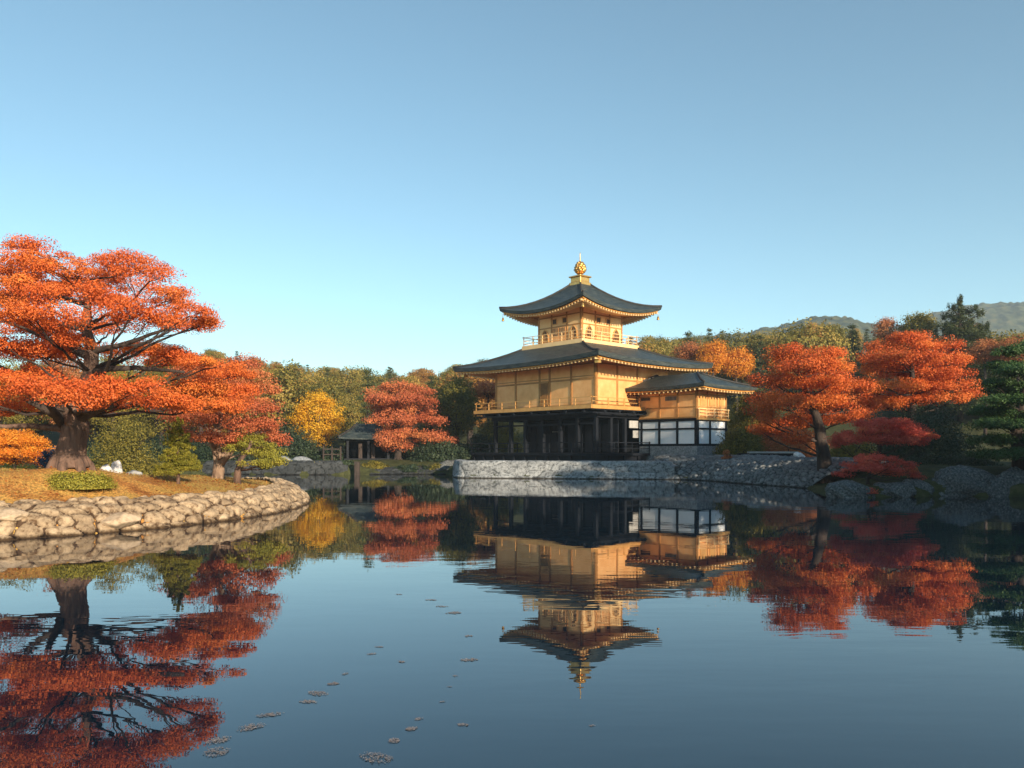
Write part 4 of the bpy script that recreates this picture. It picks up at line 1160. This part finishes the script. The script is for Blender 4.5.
pads = [pad_px(a,b,c,d_,Y,dy) for (a,b,c,d_,dy) in ((904,338,24,6,0),(888,346,22,8,.8),(922,346,26,8,-.6),(948,346,16,8,.5),(900,358,36,10,-1),(938,360,30,10,.8),(880,368,24,10,.8),(912,373,38,10,1.2),(950,374,20,10,-.8),(888,384,32,11,-1.2),(930,386,36,10,0),(962,386,18,9,.8),(972,394,12,5,0),(900,398,36,10,1.0),(940,398,30,8,-1.0),(870,388,18,10,0),(885,404,24,8,0),(868,360,12,6,1))]
layered_tree("maple_tree", g, tr, [.34,.26,.22,.17,.12,.05], pads, M['maple'], M['darkbark'],
   "wide orange-red maple standing behind and right of the large glowing maple", "maple tree", r, leaf=.08, dens=4.9, cl_r=.42, per=230, branch_r=.055, gaps=.06, tshift=-.06)
r = np.random.default_rng(17); Y = 30.5
g = (at(874,0,Y)[0], Y, ground(at(874,0,Y)[0],Y)-.03)
tr = [g, P3(875,466,Y), P3(879,455,Y), P3(880,446,Y), P3(882,436,Y)]
pads = [pad_px(a,b,c,d_,Y,dy) for (a,b,c,d_,dy) in ((885,423,32,6,0),(862,429,28,7,-.5),(908,428,28,7,.4),(884,433,44,8,.7),(848,438,20,8,0),(922,436,14,6,0),(870,440,28,7,-.9),(912,440,24,6,-.7),(838,444,10,7,.1),(925,442,8,4,.3))]
layered_tree("maple_tree", g, tr, [.13,.11,.09,.08,.04], pads, M['crimson'], M['darkbark'],
   "umbrella-shaped dull crimson maple below the two orange maples", "maple tree", r, leaf=.052, dens=11, cl_r=.20, per=150, branch_r=.03, gaps=.02)
r = np.random.default_rng(18); Y = 28.0
g = (at(868,0,Y)[0], Y, ground(at(868,0,Y)[0],Y)-.05)
tr = [g, P3(868,478,Y), P3(871,471,Y), P3(875,464,Y)]
pads = [pad_px(a,b,c,d_,Y,dy) for (a,b,c,d_,dy) in ((876,458,24,6,0),(862,464,22,6,.3),(893,463,20,6,-.2),(876,468,30,6,-.5),(850,470,16,6,0),(908,470,14,6,.2),(842,474,8,4,0),(918,476,8,4,.1),(895,472,22,5,.5))]
layered_tree("maple_tree", g, tr, [.07,.055,.045,.03], pads, M['crimson'], M['darkbark'],
   "small weeping crimson maple above the lichened boulder at the water", "maple tree", r, leaf=.045, dens=16, cl_r=.16, per=120, branch_r=.025, gaps=.02)
# --- dark cloud pine at the right edge
r = np.random.default_rng(19); Y = 29.0
g = (at(1020,0,Y)[0], Y, ground(at(1020,0,Y)[0],Y)-.05)
tr = [g, P3(1019,455,Y), P3(1016,435,Y), P3(1020,410,Y), P3(1026,385,Y), P3(1030,360,Y), P3(1030,345,Y)]
pads = [pad_px(a,b,c,d_,Y,dy,zf=1.3) for (a,b,c,d_,dy) in ((1012,352,18,7,0),(1030,346,18,7,.4),(1004,366,20,7,.6),(1022,370,26,8,-.8),(998,384,22,7,0),(1018,390,30,8,1),(1008,400,28,7,-.9),(992,410,22,7,.3),(1018,416,30,8,.3),(1000,424,28,8,-.7),(1018,438,32,8,.8),(996,440,24,7,0),(986,452,18,6,.3),(1010,454,30,7,-.8),(1045,365,22,8,0),(1052,390,26,8,.5),(1050,415,28,9,0),(1050,440,28,9,-.5))]
pads = [(a,b,c,d_,e,f*.75) for (a,b,c,d_,e,f) in pads]
layered_tree("pine_tree", g, tr, [.28,.22,.19,.16,.13,.09,.04], pads, M['pine'], M['darkbark'],
   "dark green cloud-layered pine at the right edge of the frame", "pine tree", r, leaf=.065, dens=15, cl_r=.22, per=170, branch_r=.04, gaps=.02, flat=.5)
# --- far side: red maple, yellow tree, others
r = np.random.default_rng(20); Y = 57.0
g = (at(398,0,Y)[0], Y, ground(at(398,0,Y)[0],Y)-.05)
tr = [g, P3(398,452,Y), P3(402,438,Y), P3(404,420,Y), P3(405,400,Y), P3(404,385,Y)]
pads = [pad_px(a,b,c,d_,Y,dy) for (a,b,c,d_,dy) in ((402,386,22,6,0),(385,392,20,7,.8),(420,392,20,7,-.6),(400,399,36,8,-1),(384,406,18,8,0),(428,404,14,8,.6),(405,410,36,8,1),(392,420,30,8,-1.2),(418,420,26,8,.6),(390,440,18,8,-1.4),(392,432,26,8,.8),(410,435,28,9,-1),(432,438,20,8,0),(446,440,10,5,.3),(402,447,22,7,.4),(382,414,12,6,.4))]
layered_tree("maple_tree", g, tr, [.30,.24,.2,.15,.1,.05], pads, M['redmaple'], M['darkbark'],
   "salmon-red maple on the far shore between the boathouse and the pavilion", "maple tree", r, leaf=.11, dens=2.4, cl_r=.52, per=200, branch_r=.06, gaps=.05)
def round_tree(kind, px, py, rx, ry, Y, mat, label, seed, base_py=None, leaf=None, n=150, cat="tree", group=None, bark='darkbark'):
    """tree with a rounded crown centred at (px,py)"""
    r = np.random.default_rng(seed)
    q = at(px,py,Y); k = Y/FPX
    gz = ground(q[0],Y)
    T = empty(kind, (q[0],Y,gz)); tag(T, label, cat, group)
    h = q[2]-gz
    a, b = rx*k, ry*k
    t = MB(); t.tube([(0,0,-.2),(.05*a,0,h*.4),(0,.05*a,h*.9),(0,0,h+b*.6)],[.05*a+.08,.045*a+.06,.03*a+.04,.02],7)
    for j in range(9):
        th = r.uniform(0,6.28); e = (math.cos(th)*a*.7, math.sin(th)*a*.7, h+b*r.uniform(-.4,.6)); t.tube([(0,0,max(.2,h-b*.8)),(e[0]*.5,e[1]*.5,h-b*.2),e],[.03*a+.03,.02*a+.02,.015],5)
    t.build("trunk", M[bark], T, True)
    C, tt, OUT = crown_points(a, b, r, n, 60, (leaf or 1.9*k)*1.7)
    link_mesh("crown", leaf_mesh("crown", C+np.array([0,0,h]), leaf or max(.11,1.6*k), r, .25, tt, out=OUT), mat, T)
    return T
def crown_points(a, b, r, n, per, cl, squash=.7, conc=.62):
    u = r.normal(size=(n,3)); u /= np.linalg.norm(u,axis=1)[:,None]
    lump = .74+.5*fbm(u[:,0]*2.2+r.uniform(0,50), u[:,1]*2.2+u[:,2]*2.0+r.uniform(0,50), 7, 2)
    rr = r.uniform(.25,1,n)**(.45)*lump
    X = u*rr[:,None]*np.array([a,a*.9,b])
    G_ = np.clip(r.normal(size=(n*per,3)),-1.8,1.8)
    C = np.repeat(X,per,0)+G_*cl*np.array([1,1,squash])*np.repeat(r.uniform(.7,1.3,n),per)[:,None]
    t = np.repeat(r.uniform(0,1,n),per)*.7+r.uniform(0,1,n*per)*.3
    O_ = np.repeat(u,per,0)*.75+G_*.4
    return C, t, O_
round_tree("yellow_tree", 318, 418, 27, 29, 64, M['yellow'], "bright yellow rounded tree on the far shore left of the boathouse", 51, n=210)
round_tree("tree", 456, 410, 24, 32, 61, M['olive'], "olive-yellow tree between the salmon maple and the pavilion", 52, n=200)
round_tree("maple_tree", 488, 391, 15, 9, 63, M['redmaple'], "small red treetop showing behind the pavilion's left balcony corner", 53, n=80)
round_tree("orange_tree", 690, 353, 15, 10, 76, M['rust'], "rusty brown treetop left of the orange trees behind the annex roof", 54, n=90)
round_tree("orange_tree", 713, 357, 17, 17, 74, M['orange'], "bright orange treetop behind the annex roof", 55, n=130)
round_tree("orange_tree", 736, 363, 17, 15, 75, M['orange'], "golden-orange treetop above the right tip of the annex roof", 56, n=120)
round_tree("tree", 886, 330, 11, 14, 78, M['rust'], "thin pinkish-brown treetop above the wide orange-red maple", 57, n=50)
round_tree("tree", 918, 327, 18, 14, 76, M['olive'], "olive treetop left of the tall dark conifer", 58, n=110)
round_tree("orange_tree", 985, 352, 18, 12, 66, M['rust'], "rusty orange treetop right of the tall conifer", 59, n=110)
round_tree("orange_tree", 1018, 350, 22, 13, 64, M['rust'], "rusty orange treetop at the right edge above the pine", 60, n=120)
q = at(960,0,72); gz = ground(q[0],72)
conifer("conifer_tree", (q[0],72,gz), at(0,305,72)[2]-gz, 5.6, 24, M['conifer'], M['darkbark'], "tall dark conifer with a pointed top rising above the right-hand maples", np.random.default_rng(61), .62, leaf=.2, per=60, dens=1.8)

# --- dense evergreens on the right shore outside the frame: they keep the right bank and the annex wall in shade
for k, (px_, py_, h, rad) in enumerate(((18.9,12.6,9.6,2.6),(21.0,17.0,10.2,2.5),(22.6,19.2,5.6,2.6),(24.6,19.8,5.8,2.4),(26.2,22.6,12.8,3.0),(28.0,24.2,13.2,3.2))):
    lab = ["nearest tall evergreen on the right shore", "second tall evergreen on the right shore", "first lower evergreen on the right shore", "second lower evergreen on the right shore", "first of the tallest evergreens on the right shore", "last of the tallest evergreens on the right shore"][k]
    z = ground(px_, py_)
    shrub("evergreen_tree", (px_, py_, z-.05), (rad, rad, h-z), M['darkgreen'], lab+" outside the frame", np.random.default_rng(500+k), 560, 46, .26, .42, "evergreen tree", "evergreens on the right shore")

# --- shrubs trailing over the far wall and slope
for k,(px_,py_,Y_,w_,h_,m_,lab_) in enumerate(((292,470,52.6,14,9,'darkgreen',"dark shrub trailing over the left half of the far retaining wall"),(318,470,52.4,16,8,'olive',"olive shrub trailing over the middle of the far retaining wall"),(345,470,52.3,10,10,'darkgreen',"dark shrub at the post end of the far retaining wall"),
      (374,469,53.2,14,9,'olive',"olive shrub low on the rocky far slope right of the post"),(414,470,53.2,20,7,'darkgreen',"dark low shrub in the middle of the rocky far slope"),(440,471,53.0,12,8,'olive',"olive low shrub on the rocky far slope near the pavilion wall"))):
    shr("bush", px_, py_, Y_, w_, h_, M[m_], lab_, 600+k)

# --- taller trees on the far bank seen through and below the old maple's crown
for k,(px_,py_,rx_,ry_,Y_,m_,lab_) in enumerate(((-30,396,44,42,58,'olive',"olive tree outside the left frame edge on the far bank"),(18,394,38,44,60,'olive',"tall olive tree on the far bank seen through the old maple's left side"),(62,388,32,44,62,'rust',"rust-brown tree on the far bank directly behind the old maple's fork"),
      (112,394,34,46,59,'olive',"tall olive tree on the far bank right of the old maple's fork"),(160,398,32,44,61,'olive',"olive tree on the far bank above the small conifer"),(200,390,26,28,60,'darkgreen',"dark evergreen tree on the far bank behind the smaller maple's crown"))):
    round_tree("tree", px_, py_, rx_, ry_, Y_, M[m_], lab_, 640+k, n=200)
shr("bush", 500, 462, 62, 26, 52, M['olive'], "olive bush seen through the open left bay of the ground floor", 660)
shr("bush", 478, 462, 58, 18, 30, M['darkgreen'], "dark bush beside the pavilion's left veranda corner", 661)
# ------------------------------------------------------------------ wooded slopes: individual trees, a few crown shapes copied
ORD = ["first","second","third","fourth","fifth","sixth","seventh","eighth","ninth","tenth","eleventh","twelfth","thirteenth","fourteenth","fifteenth","sixteenth","seventeenth","eighteenth","nineteenth","twentieth"]
protos = []
for i in range(7):
    r = np.random.default_rng(200+i)
    con = i >= 5
    t = MB()
    if not con:
        hgt = [3.2,3.8,4.4,3.0,5.0][i]; a, b = [(2.1,1.9),(2.4,2.6),(1.8,2.7),(2.6,1.9),(2.2,3.1)][i]
        t.tube([(0,0,-.8),(.1,0,hgt*.5),(0,.1,hgt),(0,0,hgt+b*.6)],[.2,.16,.1,.03],6)
        for j in range(6):
            th = r.uniform(0,6.28); t.tube([(0,0,hgt*.7),(math.cos(th)*a*.7,math.sin(th)*a*.7,hgt+b*r.uniform(-.3,.5))],[.08,.02],4)
        C, tt, OUT = crown_points(a, b, r, 200, 50, .27)
        me = leaf_mesh("crown", C+np.array([0,0,hgt]), .16, r, .2, tt, out=OUT)
        top = hgt+b
        me.materials.append(M['forest'])
    else:
        H = 8.0; t.tube([(0,0,-.8),(0,0,H*.5),(0,0,H)],[.2,.14,.02],6)
        C, tt = [], []
        for k in range(13):
            f = k/12; z = H*(.12+.88*f); rad = 1.9*(1-f)**(.8 if i == 5 else .6)+.1
            nb = max(4,int(10*(1-f)+4))
            for j in range(nb):
                th = r.uniform(0,6.28); L = rad*r.uniform(.6,1.15)
                m = 40; s = r.uniform(.1,1,m)**.7
                C.append(np.stack([math.cos(th)*L*s, math.sin(th)*L*s, z-L*.2*s],1)+r.normal(size=(m,3))*np.array([.2,.2,.12])); tt.append(r.uniform(0,1,m)*.6+r.uniform(0,.4))
        me = leaf_mesh("crown", np.concatenate(C), .22, r, .3, np.concatenate(tt), .4)
        top = H; me.materials.append(M['conifer'])
    tm = bpy.data.meshes.new("trunk"); tm.from_pydata(t.v, [], t.f); tm.update(); tm.materials.append(M['darkbark'])
    protos.append((me, tm, top, con))
for i in (0, 2):
    me2 = protos[i][0].copy(); me2.name = 'crown'; me2.materials[0] = M['forestrust']
    protos.append((me2, protos[i][1], protos[i][2], False))

def forest_tree(x, y, i, h, wid, rz, label, group, cat):
    me, tm, top, con = protos[i]
    T = empty("conifer_tree" if con else "woodland_tree", (x, y, ground(x, y)-.1), rz)
    s = h/top
    T.scale = (s*wid, s*wid, s)
    tag(T, label, cat, group)
    for nm, mesh in (("trunk", tm), ("crown", me)):
        o = bpy.data.objects.new(nm, mesh); COL.objects.link(o); o.parent = T
r = np.random.default_rng(99)
# target treetop line in the picture
def skyline(px):
    return np.interp(px, [-300,0,180,215,235,260,300,330,370,400,430,470,520,640,655,700,715,735,760,780,820,850,900,960,1000,1100],
                         [352,352,348,347,351,356,362,364,366,367,367,358,356,332,330,333,326,330,332,326,318,324,330,322,330,330])
rowsY = [(70,6.2),(78,6.6),(87,7),(97,7),(108,7.2),(120,7.4),(132,7.6)]
placed = []
for ri, (Yr, sp) in enumerate(rowsY):
    x = (-330-512)/FPX*Yr if ri < 2 else (-220-512)/FPX*Yr
    while True:
        x += sp*.62*r.uniform(.75,1.25)
        px = 512+FPX*x/Yr
        if px > 1110: break
        yy = Yr+r.uniform(-3.2,3.2)
        px = 512+FPX*x/yy
        if 505 < px < 628: continue                      # hidden behind the pavilion
        if px < 150 and ri in (3,5,6): continue
        if px > 640 and ri >= 5: continue
        if 740 < px < 985 and ri == 0 : continue
        if 662 < px < 765 and yy < 80: continue
        if px < 150 and r.uniform() < .25: continue
        placed.append((x, yy, px, ri))
names = {"left": "behind old maple", "mid": "left of pavilion", "right": "right of pavilion"}
cnt = {}
rown = ["front","second","third","fourth","fifth","sixth","rearmost"]
for (x, y, px, ri) in sorted(placed, key=lambda t: (t[3], t[2])):
    zone = "left" if px < 290 else ("mid" if px < 560 else "right")
    g = ground(x, y)
    con = r.uniform() < (.18 if zone != "right" else .42)
    i = int(r.integers(5,7)) if con else int(r.integers(0,5))
    rus = (not con) and r.uniform() < .20
    if rus: i = 7+int(r.integers(0,2))
    zs = CAM_H+(HOR-skyline(px))/FPX*y          # height at which the skyline crosses this distance
    h = min(max(4.2, r.uniform(5.6,9.2) if zone != 'right' else r.uniform(7,12)), max(2.8, (zs-g)*r.uniform(.86,1.0)))
    key = (zone, ri, con, rus); cnt[key] = cnt.get(key, 0)+1
    k = cnt[key]
    kind = "dark conifer" if con else ("russet tree" if rus else "olive tree")
    n = ORD[k-1] if k <= 20 else f"{k}th"
    lab = f"{n} {kind} from left, {rown[ri]} row of wood {names[zone]}"
    forest_tree(x, y, i, h, r.uniform(.9,1.35) if not con else r.uniform(.8,1.2), r.uniform(0,6.28), lab, "trees of the wooded slopes", "tree" if not con else "conifer")
print("FOREST", len(placed))
# ------------------------------------------------------------------ floating leaves on the pond
M['float'] = mat_leaf("floating_dry_leaves", [(0,(0.16,0.13,0.12)),(0.5,(0.28,0.23,0.21)),(1,(0.40,0.34,0.31))], 0.1, .7)
def patch(px, py, w, label, seed, group):
    r = np.random.default_rng(seed)
    Yc = 1280/(py-450.0); xc = (px-512)/FPX*Yc
    rx = w/2/FPX*Yc; ry = rx*r.uniform(.75,1.0)
    n = int(max(14, min(190, w*5.5)))
    a = r.uniform(0,6.28,n); q = r.uniform(0,1,n)**.6*(1+.25*np.sin(a*2+seed))
    ls = 2.1*rx/max(6,w/2)*.9
    V, F, T = [], [], []
    base = .002
    ang = r.uniform(-.5,.5)
    for k in range(n):
        ex, ey = rx*q[k]*math.cos(a[k]), ry*q[k]*math.sin(a[k])*.8
        ex, ey = ex*math.cos(ang)-ey*math.sin(ang), ex*math.sin(ang)+ey*math.cos(ang)
        th = r.uniform(0,6.28); s = ls*r.uniform(.6,1.2)*.5
        b = len(V)
        m = 6
        for j in range(m):
            t = th+6.28318*j/m; rr = s*(1.15 if j in (0,3) else .8)
            V.append((ex+rr*math.cos(t), ey+rr*math.sin(t), base+k*.00002+r.uniform(0,.0015)))
        F.append(tuple(range(b,b+m))); T.append(r.uniform(0,1))
    o = link_mesh("floating_leaves", mesh_np("floating_leaves", np.array(V), np.array(F), False, T), M['float'])
    o.location = (xc, Yc, 0)
    tag(o, label, "floating leaves", group)
ORD2 = ORD
left = [(216.5,752.5,30),(219,740.6,25),(250,727.6,27),(270,715,22),(308,702,16),(318,693.5,20),(333,684,14),(345,674,8),(372,654,9),(379,647,8)]
mid = [(376,758,35),(394,741,15),(411,729,14),(419,719,11),(442,702,8),(450,687,7),(455,676,8),(469,660,22),(469,636,12),(454,613,20),(442,606.5,12),(431,600,12),(399,594.5,9)]
for k, (a,b,w) in enumerate(left):
    patch(a,b,w, f"{ORD2[k]} raft of brown floating leaves from the near end of the left drifting line", 300+k, "drifting lines of leaves")
for k, (a,b,w) in enumerate(mid):
    patch(a,b,w if b > 720 else w*.8, f"{ORD2[k]} raft of brown floating leaves from the near end of the middle drifting line", 330+k, "drifting lines of leaves")
patch(463,725,10, "lone small raft of floating leaves right of the middle drifting line", 360, "drifting lines of leaves")
patch(402,662,9, "lone faint raft of floating leaves between the two drifting lines", 361, "drifting lines of leaves")
patch(592,726,7, "lone speck of floating leaves straight below the reflected finial", 362, "drifting lines of leaves")

# --- fallen leaves lying on the peninsula (nobody could count them)
r = np.random.default_rng(400)
n = 16000
x = r.uniform(-20,-5.5,n); y = r.uniform(12.5,36,n)
dd, _ = shore(x,y); k = (dd > .75) & (fbm(x*.7,y*.7,77) > .36)
x, y = x[k], y[k]
z = ground(x,y)+.02
C = np.stack([x,y,z],1)
o = link_mesh("fallen_leaves", leaf_mesh("fallen_leaves", C, .07, r, 2.5, r.uniform(0,1,len(C))), mat_leaf("fallen_leaves", [(0,(0.25,0.06,0.02)),(.5,(0.42,0.15,0.03)),(1,(0.55,0.30,0.08))], .2))
tag(o, kind="stuff")
n = 60000
x = r.uniform(-20,-5.5,n); y = r.uniform(12.5,36,n)
dd, _ = shore(x,y); k = (dd > .72) & (fbm(x*.9+4,y*.9,79) > .36)
x, y = x[k], y[k]; z = ground(x,y)
m = len(x); th = r.uniform(0,6.28,m); hh = r.uniform(.03,.075,m); lean = r.normal(size=(m,2))*.02
V = np.stack([np.stack([x-.006*np.cos(th),y-.006*np.sin(th),z-.01],1),np.stack([x+.006*np.cos(th),y+.006*np.sin(th),z-.01],1),np.stack([x+lean[:,0],y+lean[:,1],z+hh],1)],1).reshape(-1,3)
o = link_mesh("grass", mesh_np("grass", V, np.arange(m*3).reshape(m,3), False, r.uniform(0,1,m)), mat_leaf("dry_grass", [(0,(0.24,0.15,0.045)),(.5,(0.36,0.24,0.07)),(1,(0.34,0.30,0.08))], .3))
tag(o, kind="stuff")
